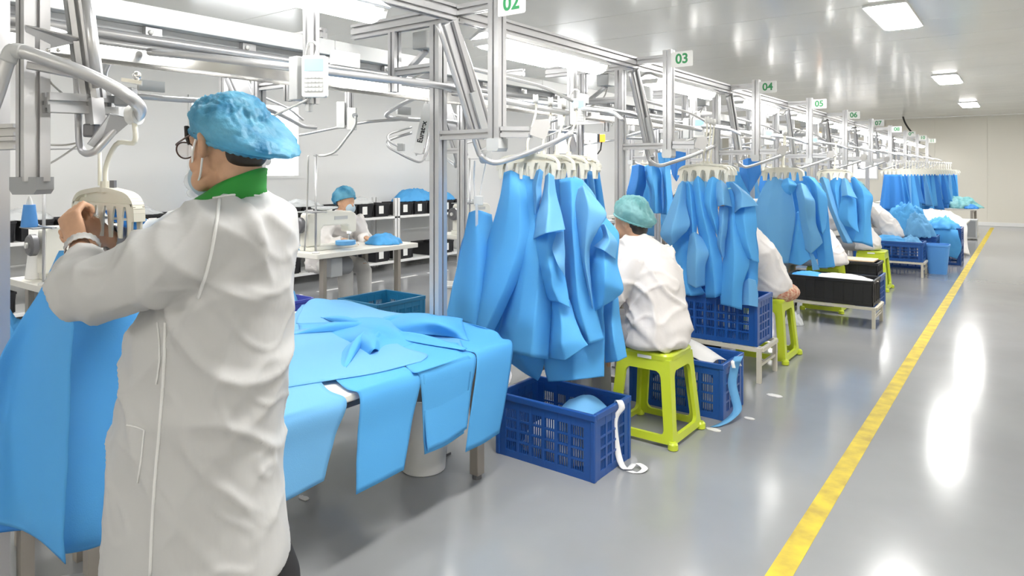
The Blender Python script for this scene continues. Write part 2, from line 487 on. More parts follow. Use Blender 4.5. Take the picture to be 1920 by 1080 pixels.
# main rail
t = thing('main_rail', 'white covered main conveyor rail running the length of the hall', 'conveyor', (XM, 8, 1.9))
YA, YZ = -1.6, 20.6
k = 0
y = YA
while y < YZ:
    y1 = min(y + 2.0, YZ)
    MB().b2((XM - 0.07, y + 0.002, 2.055), (XM + 0.07, y1 - 0.002, 2.138)).build('cover', 'white_paint', t, bevel=0.004)
    y += 2.0
b = MB().b2((XM - 0.05, YA, 2.0), (XM + 0.005, YZ, 2.0545)); b.build('drive_channel', 'grey_plastic', t)
for dx in (0.045, -0.075): MB().tube([(XM + dx, YA, 1.995), (XM + dx, YZ, 1.995)], 0.02, 12).build('rail_tube', 'alu_tube', t, smooth=True)
for dx in (0.05, -0.07): MB().tube([(XM + dx, YA, 1.955), (XM + dx, YZ, 1.955)], 0.012, 10).build('rail_tube', 'alu_tube', t, smooth=True)
MB().b2((XM + 0.056, YA, 1.885), (XM + 0.064, YZ, 1.94)).build('lower_plate', 'alu_bright', t)
MB().b2((XM - 0.084, YA, 1.885), (XM - 0.076, YZ, 1.94)).build('lower_plate', 'alu_bright', t)
for k in range(40):
    yy = YA + 0.25 + k * 0.46
    p = MB().b2((XM + 0.006, yy, 2.012), (XM + 0.036, yy + 0.07, 2.05)).build('carrier', 'alu', t)
    MB().ball((XM + 0.04, yy + 0.02, 2.028), 0.012, 8, 6).build('carrier_pin', 'white_plastic', p, smooth=True)

def sx(x, mir): return 2 * XM - x if mir else x
def station_frame(Y, mir, label, hz=1.545, near=False, group=None):
    X = lambda x: sx(x, mir)
    t = thing('station_frame', label, 'conveyor frame', (X(-2.355), Y, 0.0), group)
    zc = (ZB0 + ZB1) / 2
    MB().slot((X(-3.12 if not mir else -3.0), Y, zc + 0.08), (X(-2.26), Y, zc + 0.0), 0.042, 0.08) if False else None
    MB().slot((X(-3.0), Y, zc), (X(-2.259), Y, zc), 0.042, 0.08).build('cross_beam', 'alu', t)
    MB().slot((X(-2.213), Y, zc + 0.012), (X(-2.012), Y, zc + 0.012), 0.042, 0.05).build('sign_arm', 'alu', t)
    MB().slot((X(-2.355), Y, 0.012), (X(-2.355), Y, ZB0 - 0.001), 0.062, 0.062, up=(0, 1, 0)).build('post', 'alu', t)
    MB().b2((X(-2.355) - 0.045, Y - 0.045, 0.0), (X(-2.355) + 0.045, Y + 0.045, 0.0115)).build('foot_plate', 'dark_metal', t)
    hp = MB().slot((X(-1.98), Y, hz + 0.03), (X(-1.98), Y, 2.262), 0.062, 0.062, up=(0, 1, 0)).build('hanging_post', 'alu', t)
    MB().prism([(-0.036, -0.016), (-0.028, -0.03), (0.028, -0.03), (0.036, -0.016), (0.036, 0.03), (-0.036, 0.03)], (X(-1.98), Y, hz + 0.0005), (1, 0, 0), (0, 0, 1), 0.072).build('end_cap', 'grey_box', hp)
    MB().slot((X(-2.67), Y, 1.84), (X(-2.67), Y, ZB0 - 0.001), 0.05, 0.05, up=(0, 1, 0)).build('inner_post', 'alu', t)
    MB().slot((X(-2.645), Y, 1.945), (X(-2.387), Y, 1.945), 0.042, 0.042).build('cross_bar', 'alu', t)
    MB().slot((X(-2.323), Y, 1.60), (X(-2.012), Y, 1.60), 0.045, 0.045).build('lower_arm', 'alu', t)
    MB().slot((X(-1.948), Y, 1.605), (X(-1.80), Y + 0.02, 1.60), 0.042, 0.05).build('outer_arm', 'alu', t)
    # gusset at the arm end
    MB().prism([(-0.05, -0.025), (0.025, -0.05), (0.05, 0.01), (0.04, 0.045), (-0.02, 0.04)], (X(-1.77), Y + 0.045, 1.615), (0.8 if not mir else -0.8, 0.6, 0), (0, 0, 1), 0.012).build('gusset', 'alu_tube', t)
    # lift: inclined plate between two tubes, bent at the foot
    a = V(X(-2.19), Y - 0.10, 2.13); c = V(X(-2.19), Y + 0.17, 1.55)
    lp = MB().bar(a, c, 0.10, 0.026, up=(1, 0, 0)).build('lift_plate', 'alu', t, bevel=0.004)
    MB().bar(a + V((0.016 if not mir else -0.016), 0.0, 0), a.lerp(c, 0.9) + V((0.016 if not mir else -0.016), 0, 0), 0.018, 0.01, up=(1, 0, 0)).build('lift_belt', 'dark_metal', lp)
    MB().bar(a.lerp(c, 0.55) + V((0.02 if not mir else -0.02), 0.0, 0), a.lerp(c, 0.93) + V((0.02 if not mir else -0.02), 0, 0), 0.04, 0.012, up=(1, 0, 0)).build('lift_cover', 'grey_box', lp)
    sg = 1 if not mir else -1
    p = [a + V(0, -0.075, -0.02), a.lerp(c, 0.5) + V(0, -0.075, 0), c + V(0, -0.07, 0.0), c + V(0.02 * sg, -0.05, -0.055), c + V(0.06 * sg, -0.0, -0.085), c + V(0.14 * sg, 0.06, -0.06), c + V(0.3 * sg, 0.12, 0.0), c + V(0.42 * sg, 0.16, 0.06)]
    MB().tube(cr(p, 40), 0.0135, 10).build('lift_tube', 'alu_tube', t, smooth=True)
    p = [a + V(0.0, 0.075, -0.05), a.lerp(c, 0.5) + V(0.0, 0.075, 0), c + V(0.0, 0.072, 0.05), c + V(0.02 * sg, 0.1, 0.02)]
    MB().tube(cr(p, 20), 0.0125, 10).build('lift_tube', 'alu_tube', t, smooth=True)
    MB().lathe([(0.034, -0.02), (0.034, 0.02)], c + V(0.01 * sg, -0.01, -0.055), 14, axis=(1, 0.2, 0)).build('lift_pulley', 'grey_box', t, smooth='auto')
    # inlet rail passing the post and ending over the bundle
    z0 = 1.84
    p = [(X(-2.98), Y - 1.12, 1.93), (X(-2.66), Y - 1.02, 1.885), (X(-2.36), Y - 0.86, 1.84), (X(-2.30), Y - 0.6, 1.832), (X(-2.297), Y - 0.05, 1.842), (X(-2.24), Y + 0.2, 1.81), (X(-2.107), Y + 0.44, 1.768), (X(-2.03), Y + 0.56, 1.75), (X(-2.02), Y + 0.68, 1.745)]
    MB().tube(cr(p, 60), 0.0165, 12).build('inlet_rail', 'alu_tube', t, smooth=True)
    p2 = [(X(-2.20), Y + 0.04, 1.93), (X(-2.12), Y + 0.24, 1.90), (X(-2.02), Y + 0.46, 1.86), (X(-1.95), Y + 0.62, 1.80)]
    MB().tube(cr(p2, 24), 0.009, 8).build('guard_rail', 'alu_tube', t, smooth=True)
    MB().b2((X(-2.30) - 0.012, Y - 0.70, 1.865), (X(-2.30) + 0.012, Y - 0.56, 1.925)).build('stop_block', 'grey_box', t)
    # exit rail rising back to the line
    p3 = [(X(-1.72), Y + 0.75, 1.70), (X(-1.9), Y + 0.95, 1.76), (X(-2.15), Y + 1.05, 1.80), (X(-2.25), Y + 1.3, 1.83)]
    MB().tube(cr(p3, 30), 0.012, 10).build('exit_rail', 'alu_tube', t, smooth=True)
    # motor box by the top of the lift
    MB().b2((X(-2.52) - 0.05, Y + 0.03, 2.06), (X(-2.52) + 0.05, Y + 0.13, 2.15)).build('motor_box', 'grey_box', t, bevel=0.006)
    MB().bar((X(-2.52), Y + 0.08, 2.055), (X(-2.75), Y + 0.12, 1.93), 0.03, 0.02).build('link_arm', 'alu', t)
    # air cable loop
    MB().tube(cr([(X(-2.52), Y + 0.13, 2.10), (X(-2.6), Y + 0.2, 2.0), (X(-2.66), Y + 0.14, 1.93), (X(-2.72), Y + 0.03, 1.9)], 16), 0.006, 6).build('hose', 'cable_grey', t, smooth=True)
    return t

for k in range(1, 11):
    station_frame(ST[k], False, 'aluminium post and lift frame under the sign numbered %s' % NW[k])
for k in range(11):
    Y = 4.37 + PITCH * (k - 1)
    if Y > 20: break
    lb = 'rear lift frame across the main rail from sign number %s' % NW[k]
    station_frame(Y, True, lb)
# brand lettering on the near rear lift arm
t = thing('lift_arm', 'white slanting lift arm with black lettering behind the front post', 'conveyor arm', at(782, 297, 5.35))
pa, pb = at(783, 288, 5.35), at(804, 195, 5.4)
dv = (pb - pa).normalized(); nv_ = (RGT * 0.96 + dv * 0).normalized()
side = (nv_ - dv * nv_.dot(dv)).normalized(); face = side.cross(dv)
MB().prism(rrect(0.075, (pb - pa).length, 0.012, 3), (pa + pb) / 2, side, dv, 0.03).build('arm_plate', 'white_paint', t)
text_on(t, 'Euratex', 0.056, (pa + pb) / 2 + face * 0.0165 - dv * 0.03, dv, -side, 'dark_ink', 0.0018)
loop = [at(806, 250, 5.5), at(798, 290, 5.45), at(788, 303, 5.4), at(770, 298, 5.35), at(745, 285, 5.3), at(729, 275, 5.3), at(728, 264, 5.35), at(748, 256, 5.45), at(772, 249, 5.5)]
MB().tube(cr(loop, 40), 0.011, 8).build('loop_tube', 'alu_tube', t, smooth=True)
MB().tube(cr([p + V(0, 0, 0.045) for p in loop[4:]], 20), 0.008, 8).build('loop_tube', 'alu_tube', t, smooth=True)
MB().box(at(752, 276, 5.36), (0.05, 0.05, 0.06), 0.4).build('loop_clamp', 'grey_box', t, bevel=0.005)

# number signs
for k in range(1, 11):
    Y = ST[k]
    t = thing('number_sign', 'white plate with green number %s on its hanging post' % NW[k], 'sign', (-1.872, Y - 0.036, 2.115))
    MB().prism(rrect(0.155, 0.105, 0.008, 3), (-1.868, Y - 0.036, 2.185), (1, 0, 0), (0, 0, 1), 0.004).build('plate', 'paper', t)
    text_on(t, NUM[k], 0.092, (-1.868, Y - 0.0385, 2.185), (1, 0, 0), (0, 0, 1), 'green_ink', 0.0025)

# tube lamps
def tube_lamp(x, y0, label, group=None):
    t = thing('tube_lamp', label, 'lamp', (x, y0 + 0.6, 2.06), group)
    b = MB()
    b.extr((x, y0, 2.125), (x, y0 + 1.2, 2.125), [(-0.095, -0.012), (-0.085, -0.018), (-0.02, 0.012), (0.02, 0.012), (0.085, -0.018), (0.095, -0.012), (0.03, 0.029), (-0.03, 0.029)]).build('reflector', 'white_paint', t)
    for e in (y0 + 0.012, y0 + 1.188):
        MB().prism([(-0.06, -0.035), (0.06, -0.035), (0.075, 0.0), (-0.075, 0.0)], (x, e, 2.1065), (1, 0, 0), (0, 0, 1), 0.022).build('end_cap', 'white_plastic', t)
    sec = [(0.072 * math.cos(math.radians(180 + 15 * q)), 0.052 * math.sin(math.radians(180 + 15 * q))) for q in range(13)]
    MB().extr((x, y0 + 0.024, 2.1065), (x, y0 + 1.176, 2.1065), sec).build('diffuser', 'tube_light', t, smooth='auto')
    return t
for k in range(11):
    y0 = 2.715 + PITCH * (k - 1)
    if k == 0:
        lb = 'tube lamp above the standing worker, at the top edge'
    elif k == 10:
        lb = 'tube lamp beyond the last numbered sign'
    else:
        lb = 'tube lamp under the beam between signs %s and %s' % (NW[k], NW[k + 1])
    if y0 < 20: tube_lamp(-2.236, y0, lb)
for k in range(0, 10):
    tube_lamp(-3.944, 3.95 + PITCH * (k - 1), 'tube lamp over the rear sewing row, behind sign number %s' % NW[k + 1])

# terminals on drop posts
def terminal(Y, label, mir=False):
    X = lambda x: sx(x, mir)
    x = X(-2.236); s = -1 if mir else 1
    t = thing('terminal', label, 'control terminal', (x, Y, 1.68))
    MB().slot((x, Y, 1.685), (x, Y, ZB0 - 0.001), 0.045, 0.045, up=(0, 1, 0)).build('drop_post', 'alu', t)
    MB().b2((x - 0.075 * s, Y - 0.05, 1.70), (x - 0.024 * s, Y + 0.03, 1.87)).build('junction_box', 'grey_box', t, bevel=0.004)
    ax = V(0.80, 0.60, 0) if not mir else V(0.8, 0.6, 0); az = V(0, 0, 1); nn = ax.cross(az)
    c = V(x, Y, 1.785) + nn * 0.05 + ax * 0.03
    bd = MB().prism(rrect(0.092, 0.158, 0.008, 3), c, ax, az, 0.034).build('body', 'white_plastic', t)
    MB().prism(rrect(0.072, 0.046, 0.002, 2), c + az * 0.043 + nn * 0.0176, ax, az, 0.002).build('screen', 'screen_lcd', bd)
    MB().prism(rrect(0.072, 0.066, 0.002, 2), c - az * 0.028 + nn * 0.0176, ax, az, 0.002).build('keypad', 'grey_box', bd)
    b = MB()
    if Y < 4:
        for r_ in range(4):
            for q in range(5):
                MB().prism(rrect(0.010, 0.010, 0.002, 2), c + ax * (-0.0275 + 0.0138 * q) + az * (-0.003 - 0.0165 * r_) + nn * 0.0196, ax, az, 0.003).build('key', 'white_plastic', bd)
    MB().tube(cr([c + az * 0.079, c + az * 0.12 + ax * 0.01, c + az * 0.135 - ax * 0.02, c + az * 0.11 - ax * 0.04 - nn * 0.03, c + az * 0.06 - ax * 0.05 - nn * 0.05], 16), 0.005, 6).build('cable', 'white_plastic', t, smooth=True)
    MB().b2((x - 0.012, Y - 0.02, 1.655), (x + 0.012, Y + 0.0, 1.684)).build('clamp', 'grey_box', t)
    MB().tube([c - az * 0.08 - ax * 0.02 - nn * 0.02, c - az * 0.11 - ax * 0.1 - nn * 0.05, c - az * 0.16 - ax * 0.22 - nn * 0.08], 0.005, 6).build('scanner_lead', 'cable_grey', t, smooth=True)
    return t
for k in range(0, 8):
    lb = 'white handheld terminal with blue screen and keypad on a drop post' if k == 0 else 'white terminal on the drop post between signs %s and %s' % (NW[k], NW[k + 1])
    terminal(1.66 + PITCH * k, lb)

# wall socket box hanging behind the second terminal, with its cord
t = thing('socket_box', 'grey socket box with plugged cord hanging over the rear sewing table', 'socket', at(655, 240, 4.96))
MB().slot(at(655, 172, 4.96), at(655, 235, 4.96), 0.045, 0.045, up=(0, 1, 0)).build('drop_post', 'alu', t)
MB().box(at(640, 216, 4.96), (0.06, 0.05, 0.19), YAW).build('box', 'grey_box', t, bevel=0.004)
MB().box(at(660, 223, 4.9), (0.065, 0.03, 0.16), YAW).build('socket_plate', 'white_plastic', t, bevel=0.004)
MB().lathe([(0.02, 0), (0.016, 0.03)], at(666, 217, 4.88), 12, axis=-FWD).build('plug', 'grey_plastic', t, smooth='auto')
MB().tube(cr([at(667, 218, 4.85), at(666, 235, 4.86), at(650, 258, 4.9), at(630, 283, 4.95), at(612, 291, 5.0), at(598, 292, 5.05)], 24), 0.009, 8).build('cord', 'cable_grey', t, smooth=True)
# andon lamp
for (u, v_, D, lb) in ((1128, 259, 7.6, 'small orange signal lamp above the rear hangers behind post three'), (1535, 252, 13.5, 'small orange signal lamp glowing below sign five')):
    t = thing('signal_lamp', lb, 'lamp', at(u, v_ + 8, D))
    MB().box(at(u, v_, D), (0.075, 0.05, 0.085), YAW).build('lamp_body', 'amber_lamp', t, bevel=0.006)
    MB().box(at(u - 6, v_, D), (0.025, 0.055, 0.09), YAW).build('lamp_base', 'dark_metal', t)
    MB().tube([at(u, v_ + 7, D), at(u - 2, v_ + 22, D), at(u - 8, v_ + 30, D)], 0.008, 6).build('wire', 'cable_black', t)
# ------------------------------------------------------------------ crates, stools, stands, tables
def crate(x0, x1, y0, y1, z0, h, m, label, nx=6, ny=4, cat='crate', solid=False, group=None, vents=True):
    t = thing('crate', label, cat, ((x0 + x1) / 2, (y0 + y1) / 2, z0), group)
    th = 0.010
    MB().b2((x0 + th, y0 + th, z0 + 0.004), (x1 - th, y1 - th, z0 + 0.012)).build('base', m, t)
    def side(p, q, n):                # lattice wall from p to q
        p = Vector(p); q = Vector(q); d = (q - p); L = d.length; d.normalize(); nr = Vector((-d.y, d.x, 0))
        b = MB(); ang = math.atan2(d.y, d.x)
        def seg(a, c, za, zb, tt): b.box(p + d * ((a + c) / 2) + Vector((0, 0, (za + zb) / 2)), (c - a, tt, zb - za), ang)
        if solid:
            seg(0, L, 0, h - 0.03, 0.006)
            for k in range(n + 1): seg(max(0, L * k / n - 0.006), min(L, L * k / n + 0.006), 0, h - 0.03, 0.018)
            seg(0, L, 0, 0.03, 0.016)
        else:
            seg(0, L, 0, 0.035, 0.0125)
            seg(0, L, h - 0.07, h - 0.025, 0.0105)
            for k in range(1, 4): zz = 0.035 + (h - 0.105) * k / 4; seg(0, L, zz - 0.005, zz + 0.005, 0.0115)
            cw = (L - 0.10) / n
            seg(0, 0.05, 0, h - 0.025, 0.0145); seg(L - 0.05, L, 0, h - 0.025, 0.0145)
            for k in range(1, n): seg(0.05 + cw * k - 0.008, 0.05 + cw * k + 0.008, 0, h - 0.025, 0.0132)
            for k in range(n):
                for j in range(1, 6): c = 0.05 + cw * (k + j / 6); seg(c - 0.002, c + 0.002, 0.03, h - 0.068, 0.006)
        return b.build('side_wall', m, t)
    side((x0, y0, z0), (x1, y0, z0), nx); side((x1, y0, z0), (x1, y1, z0), ny); side((x1, y1, z0), (x0, y1, z0), nx); side((x0, y1, z0), (x0, y0, z0), ny)
    b = MB(); e = 0.014
    b.b2((x0 - e, y0 - e, z0 + h - 0.03), (x1 + e, y0 + 0.006, z0 + h)).b2((x0 - e, y1 - 0.006, z0 + h - 0.03), (x1 + e, y1 + e, z0 + h))
    b.b2((x0 - e, y0 + 0.0062, z0 + h - 0.03), (x0 + 0.006, y1 - 0.0062, z0 + h)).b2((x1 - 0.006, y0 + 0.0062, z0 + h - 0.03), (x1 + e, y1 - 0.0062, z0 + h))
    b.build('rim', m, t, bevel=0.004)
    if not solid:
        for a, c in ((x0, y0), (x1, y0), (x0, y1), (x1, y1)):
            MB().b2((a - 0.012, c - 0.012, z0), (a + 0.012, c + 0.012, z0 + h - 0.031)).build('corner_rib', m, t, bevel=0.004)
    return t

def crumple(c, sx_, sy_, h, m, name, label, cat='cloth', seed=0, n=26, group=None, floor=None, rough=1.0, parent=None):
    """heap of loose cloth: a rounded, creased mound"""
    c = Vector(c); P = []
    for i in range(n):
        row = []
        for j in range(n):
            a = -1 + 2 * i / (n - 1); b_ = -1 + 2 * j / (n - 1)
            # square to disc
            x = a * math.sqrt(1 - b_ * b_ / 2); y = b_ * math.sqrt(1 - a * a / 2)
            rr = math.sqrt(x * x + y * y)
            q = Vector((x * 3.1 + seed * 7.3, y * 3.1 + seed * 1.7, seed))
            f = noise.noise(q) * 0.5 + noise.noise(q * 2.3) * 0.4 + abs(noise.noise(q * 4.1)) * 0.35
            z = h * (max(0, 1 - rr ** 2.4)) * (0.85 + 0.45 * f * rough) + h * 0.10 * abs(noise.noise(q * 5))
            k = 1 + 0.22 * noise.noise(q * 1.1 + Vector((5, 5, 5)))
            row.append(c + Vector((x * sx_ * k, y * sy_ * k, max(0.002, z))))
        P.append(row)
    b = MB().grid(P)
    o = b.build(name, m, parent, smooth=True, thick=0.004)
    return tag(o, label, cat, group) if parent is None else o

def stool(x, y, label, h=0.47, rz=0.0, sz=0.30):
    t = thing('plastic_stool', label, 'stool', (x, y, 0))
    M = Matrix.Rotation(rz, 3, 'Z'); a = sz / 2; bt = a * 1.26
    def pt(lx, ly, z): return Vector((x, y, 0)) + M @ Vector((lx, ly, z))
    b = MB()
    rings = []
    for s_, z in ((1.02, h - 0.035), (1.04, h - 0.012), (1.0, h - 0.003), (0.93, h), (0.86, h - 0.004)):
        rings.append([pt(p * s_, q * s_, z) for p, q in rrect(sz, sz, 0.045, 5)])
    b.loft(rings); b.build('seat', 'lime_plastic', t, smooth='auto')
    n = 6
    for k in range(4):
        Mk = Matrix.Rotation(k * math.pi / 2, 3, 'Z')
        def sp(s_, tt, off=0.0):       # s along the side -1..1, tt 0 bottom .. 1 top
            half = bt + (a - bt) * tt
            q = Mk @ Vector((s_ * half, -half + off, tt * (h - 0.03) ))
            return pt(q.x, q.y, q.z)
        inner = []
        sb, tb, st_, tt_ = 0.72, 0.13, 0.66, 0.86
        cs = [(sb, tb, 180), (st_, tt_, 0), (-st_, tt_, 0), (-sb, tb, 0)]
        def arc(cx, cy, rx, ry, a0):
            return [(cx + rx * math.cos(math.radians(a0 + 90 * i / n)), cy + ry * math.sin(math.radians(a0 + 90 * i / n))) for i in range(n + 1)]
        inner = arc(sb - 0.16, tb + 0.07, 0.16, 0.07, -90) + arc(st_ - 0.2, tt_ - 0.09, 0.2, 0.09, 0) + arc(-st_ + 0.2, tt_ - 0.09, 0.2, 0.09, 90) + arc(-sb + 0.16, tb + 0.07, 0.16, 0.07, 180)
        outer = []
        for (s_, q) in inner:           # push out to the panel border
            if s_ > 0 and q < 0.5: outer.append((1.0, 0.055 if q < tb + 0.02 else q))
            elif s_ > 0: outer.append((1.0, q if q < tt_ - 0.03 else 1.0))
            elif q > 0.5: outer.append((-1.0, q if q < tt_ - 0.03 else 1.0))
            else: outer.append((-1.0, 0.055 if q < tb + 0.02 else q))
        # fill border positions smoothly
        N = len(inner); outer = []
        for (s_, q) in inner:
            ds = max(abs(s_) / 1.0, abs(q - 0.5) / 0.5)
            ss, qq = s_ / ds, 0.5 + (q - 0.5) / ds
            outer.append((max(-1, min(1, ss)), max(0.045, min(1, qq))))
        fv = [sp(*q) for q in outer] + [sp(q[0], q[1], 0.0) for q in inner] + [sp(q[0] * 0.99, q[1], 0.020) for q in inner] + [sp(q[0] * 0.985, q[1], 0.012) for q in outer]
        b = MB().add(fv, sum([[(i, (i + 1) % N, N + (i + 1) % N, N + i), (N + i, N + (i + 1) % N, 2 * N + (i + 1) % N, 2 * N + i), (2 * N + i, 2 * N + (i + 1) % N, 3 * N + (i + 1) % N, 3 * N + i), (3 * N + i, 3 * N + (i + 1) % N, (i + 1) % N, i)] for i in range(N)], []))
        b.build('leg_frame', 'lime_plastic', t, smooth='auto')
    for k in range(4):
        q = Matrix.Rotation(k * math.pi / 2, 3, 'Z') @ Vector((bt * 0.975, -bt * 0.975, 0))
        p = pt(q.x, q.y, 0)
        MB().lathe([(0.020, 0.0), (0.027, 0.004), (0.026, 0.03), (0.018, 0.04)], p, 12).build('foot', 'lime_plastic', t, smooth='auto')
    MB().bar(pt(-0.03, -a * 1.035, h - 0.026), pt(0.05, -a * 1.035, h - 0.026), 0.016, 0.002, up=M @ Vector((0, 1, 0))).build('sticker', 'paper', t)
    return t

def stand(x0, x1, y0, y1, h, label, r_=0.013):     # low tubular rack
    t = thing('low_rack', label, 'rack', ((x0 + x1) / 2, (y0 + y1) / 2, 0))
    b = MB()
    for yy in (y0, y1): b.bar((x0, yy, h - 0.014), (x1, yy, h - 0.014), 0.025, 0.025)
    for k in range(5):
        xx = x0 + (x1 - x0) * k / 4; b.bar((xx, y0 + 0.013, h - 0.014), (xx, y1 - 0.013, h - 0.014), 0.024, 0.024)
    b.build('top_frame', 'beige_metal', t)
    for xx, yy in ((x0 + 0.015, y0), (x1 - 0.015, y0), (x0 + 0.015, y1), (x1 - 0.015, y1)):
        MB().bar((xx, yy, 0), (xx, yy, h - 0.0275), 0.028, 0.028).build('leg', 'beige_metal', t)
    MB().bar((x1 - 0.015, y0 + 0.015, h * 0.5), (x1 - 0.015, y1 - 0.015, h * 0.5), 0.018, 0.018).build('stretcher', 'beige_metal', t)
    return t

c1 = crate(-2.13, -1.58, 2.715, 3.05, 0.0, 0.31, 'crate_blue', 'blue slotted crate on the floor under the hanging pieces of station two')
crate(-1.96, -1.39, 3.835, 4.165, 0.0, 0.32, 'crate_blue', 'blue slotted crate with white cloth right behind the nearest lime stool')
stand(-2.06, -1.42, 4.66, 5.02, 0.235, 'beige metal low rack carrying a crate under the pieces of station three')
crate(-2.02, -1.46, 4.68, 5.0, 0.236, 0.325, 'crate_blue', 'dark blue slotted crate raised on the low beige rack')
stand(-1.92, -1.09, 6.90, 7.30, 0.19, 'beige low rack carrying the long black crate')
crate(-1.86, -1.12, 6.92, 7.28, 0.191, 0.235, 'crate_black', 'long black solid crate with white cloth on top', solid=True, nx=9, ny=4)
crumple((-1.42, 7.1, 0.40), 0.30, 0.16, 0.05, 'cloth_white', 'cloth_pile', 'flat white cloth stack lying in the long black crate', 'cloth', 3, rough=0.4)
crumple((-1.70, 7.08, 0.40), 0.16, 0.15, 0.05, 'cloth_blue', 'cloth_pile', 'blue cloth lying in the left end of the long black crate', 'cloth', 4, rough=0.5)
crate(-1.78, -1.22, 7.9, 8.25, 0.0, 0.34, 'crate_blue', 'blue crate carrying the black tray with a pale board')
crate(-1.80, -1.24, 7.92, 8.24, 0.341, 0.13, 'crate_black', 'shallow black tray stacked on a blue crate', solid=True, nx=6, ny=4)
tag(MB().b2((-1.78, 7.94, 0.474), (-1.27, 8.22, 0.490)).build('board', 'wood_pale', bevel=0.003), 'pale tan board lying on the shallow black tray', 'board')

# stuff in the crates
def drape(rows, m, name, label, cat='cloth', nu=22, nv=26, wob=0.0, seed=0, thick=0.0022, group=None, parent=None, sharp=0.0):
    o = MB().grid(patch(rows, nu, nv, wob, seed, sharp)).build(name, m, parent, smooth=True, thick=thick)
    return tag(o, label, cat, group) if parent is None else o
crumple((-1.86, 2.88, 0.014), 0.22, 0.13, 0.20, 'cloth_white', 'cloth_scrap', 'white scraps inside the blue crate of station two', 'cloth', 11)
drape([[V(-1.86, 2.95, 0.26), V(-1.74, 2.97, 0.30), V(-1.62, 2.96, 0.25)], [V(-1.84, 2.84, 0.25), V(-1.72, 2.85, 0.325), V(-1.61, 2.84, 0.24)], [V(-1.80, 2.745, 0.235), V(-1.72, 2.75, 0.25), V(-1.63, 2.75, 0.225)]], 'cloth_sky', 'cloth_offcut', 'folded light blue offcut in the corner of the station two crate')
crumple((-1.68, 4.0, 0.014), 0.24, 0.13, 0.26, 'cloth_white', 'cloth_scrap', 'white cloth filling the crate behind the nearest stool', 'cloth', 12)
drape([[V(-1.9, 4.1, 0.27), V(-1.7, 4.12, 0.36), V(-1.45, 4.08, 0.28)], [V(-1.88, 3.95, 0.31), V(-1.66, 3.96, 0.40), V(-1.46, 3.95, 0.31)], [V(-1.80, 3.862, 0.29), V(-1.64, 3.862, 0.34), V(-1.47, 3.865, 0.29)]], 'cloth_white', 'cloth_offcut', 'white fabric heaped over the crate behind the stool')
def ribbon(pts, w_, m, name, label, n=40, ax=None, cat='strap'):
    pts = cr(pts, n); ax = Vector(ax) if ax else RGT; L, Rr = [], []
    P = [[p - ax * (w_ / 2) for p in pts], [p for p in pts], [p + ax * (w_ / 2) for p in pts]]
    return tag(MB().grid(P).build(name, m, smooth=True, thick=0.0018), label, cat)
ribbon([at(1155, 762, 3.36), at(1160, 750, 3.28), at(1166, 765, 3.27), at(1155, 780, 3.275), at(1152, 800, 3.275), at(1158, 845, 3.28), at(1166, 872, 3.26), at(1178, 880, 3.235), at(1192, 868, 3.28), at(1209, 878, 3.235), at(1196, 887, 3.205), at(1180, 883, 3.215)], 0.030, 'elastic_white', 'cloth_strap', 'white strap knotted over the crate rim and trailing on the floor', ax=(0.8, 0.6, 0))
ribbon([at(946, 700, 3.42), at(950, 690, 3.36), at(956, 704, 3.36), at(950, 720, 3.36), at(944, 712, 3.37)], 0.02, 'elastic_white', 'cloth_strap', 'small white loop hooked on the left rim of the station two crate', ax=(0.8, 0.6, 0))
ribbon([at(1385, 668, 3.98), at(1382, 676, 3.93), at(1377, 690, 3.95), at(1373, 720, 3.95), at(1379, 748, 3.94), at(1382, 770, 3.92), at(1362, 790, 3.84), at(1340, 800, 3.79)], 0.05, 'cloth_sky', 'cloth_strap', 'light blue strip hanging over the crate rim onto the floor', ax=(0.85, 0.5, 0.1))
ribbon([at(1388, 686, 4.0), at(1381, 676, 3.95), at(1374, 678, 3.93), at(1376, 690, 3.93)], 0.02, 'elastic_white', 'cloth_strap', 'short white loop on the rim of the crate behind the stool', ax=(0.8, 0.6, 0))

stool(-1.625, 3.46, 'bright lime plastic stool under the nearest seated worker')
stool(-1.60, 5.40, 'lime plastic stool under the worker at station three')
stool(-1.66, 7.60, 'lime plastic stool behind the long black crate')
stool(-1.50, 9.28, 'lime plastic stool beside the black tray')

# big cloth table between stations one and two
def table(x0, x1, y0, y1, h, label, top='table_top', leg='steel_leg', lw=0.05, th=0.03):
    t = thing('work_table', label, 'table', ((x0 + x1) / 2, (y0 + y1) / 2, 0))
    MB().b2((x0, y0, h - th), (x1, y1, h)).build('table_top', top, t, bevel=0.006)
    b = MB()
    for xx in (x0 + 0.09, x1 - 0.09): b.bar((xx, y0 + 0.06, h - th - 0.026), (xx, y1 - 0.06, h - th - 0.026), 0.03, 0.05)
    b.build('apron', leg, t)
    for xx in (x0 + 0.09, x1 - 0.09):
        for yy in (y0 + 0.035, y1 - 0.035):
            l = MB().bar((xx, yy, 0.02), (xx, yy, h - th - 0.001), lw, lw).build('leg', leg, t, bevel=0.004)
            MB().lathe([(0.022, 0.0), (0.022, 0.0195)], (xx, yy, 0), 10).build('foot', 'dark_metal', l)
    return t
TZ = 0.62
table(-3.35, -1.945, 1.02, 2.465, TZ, 'low work table covered with light blue cut pieces beside the standing worker')
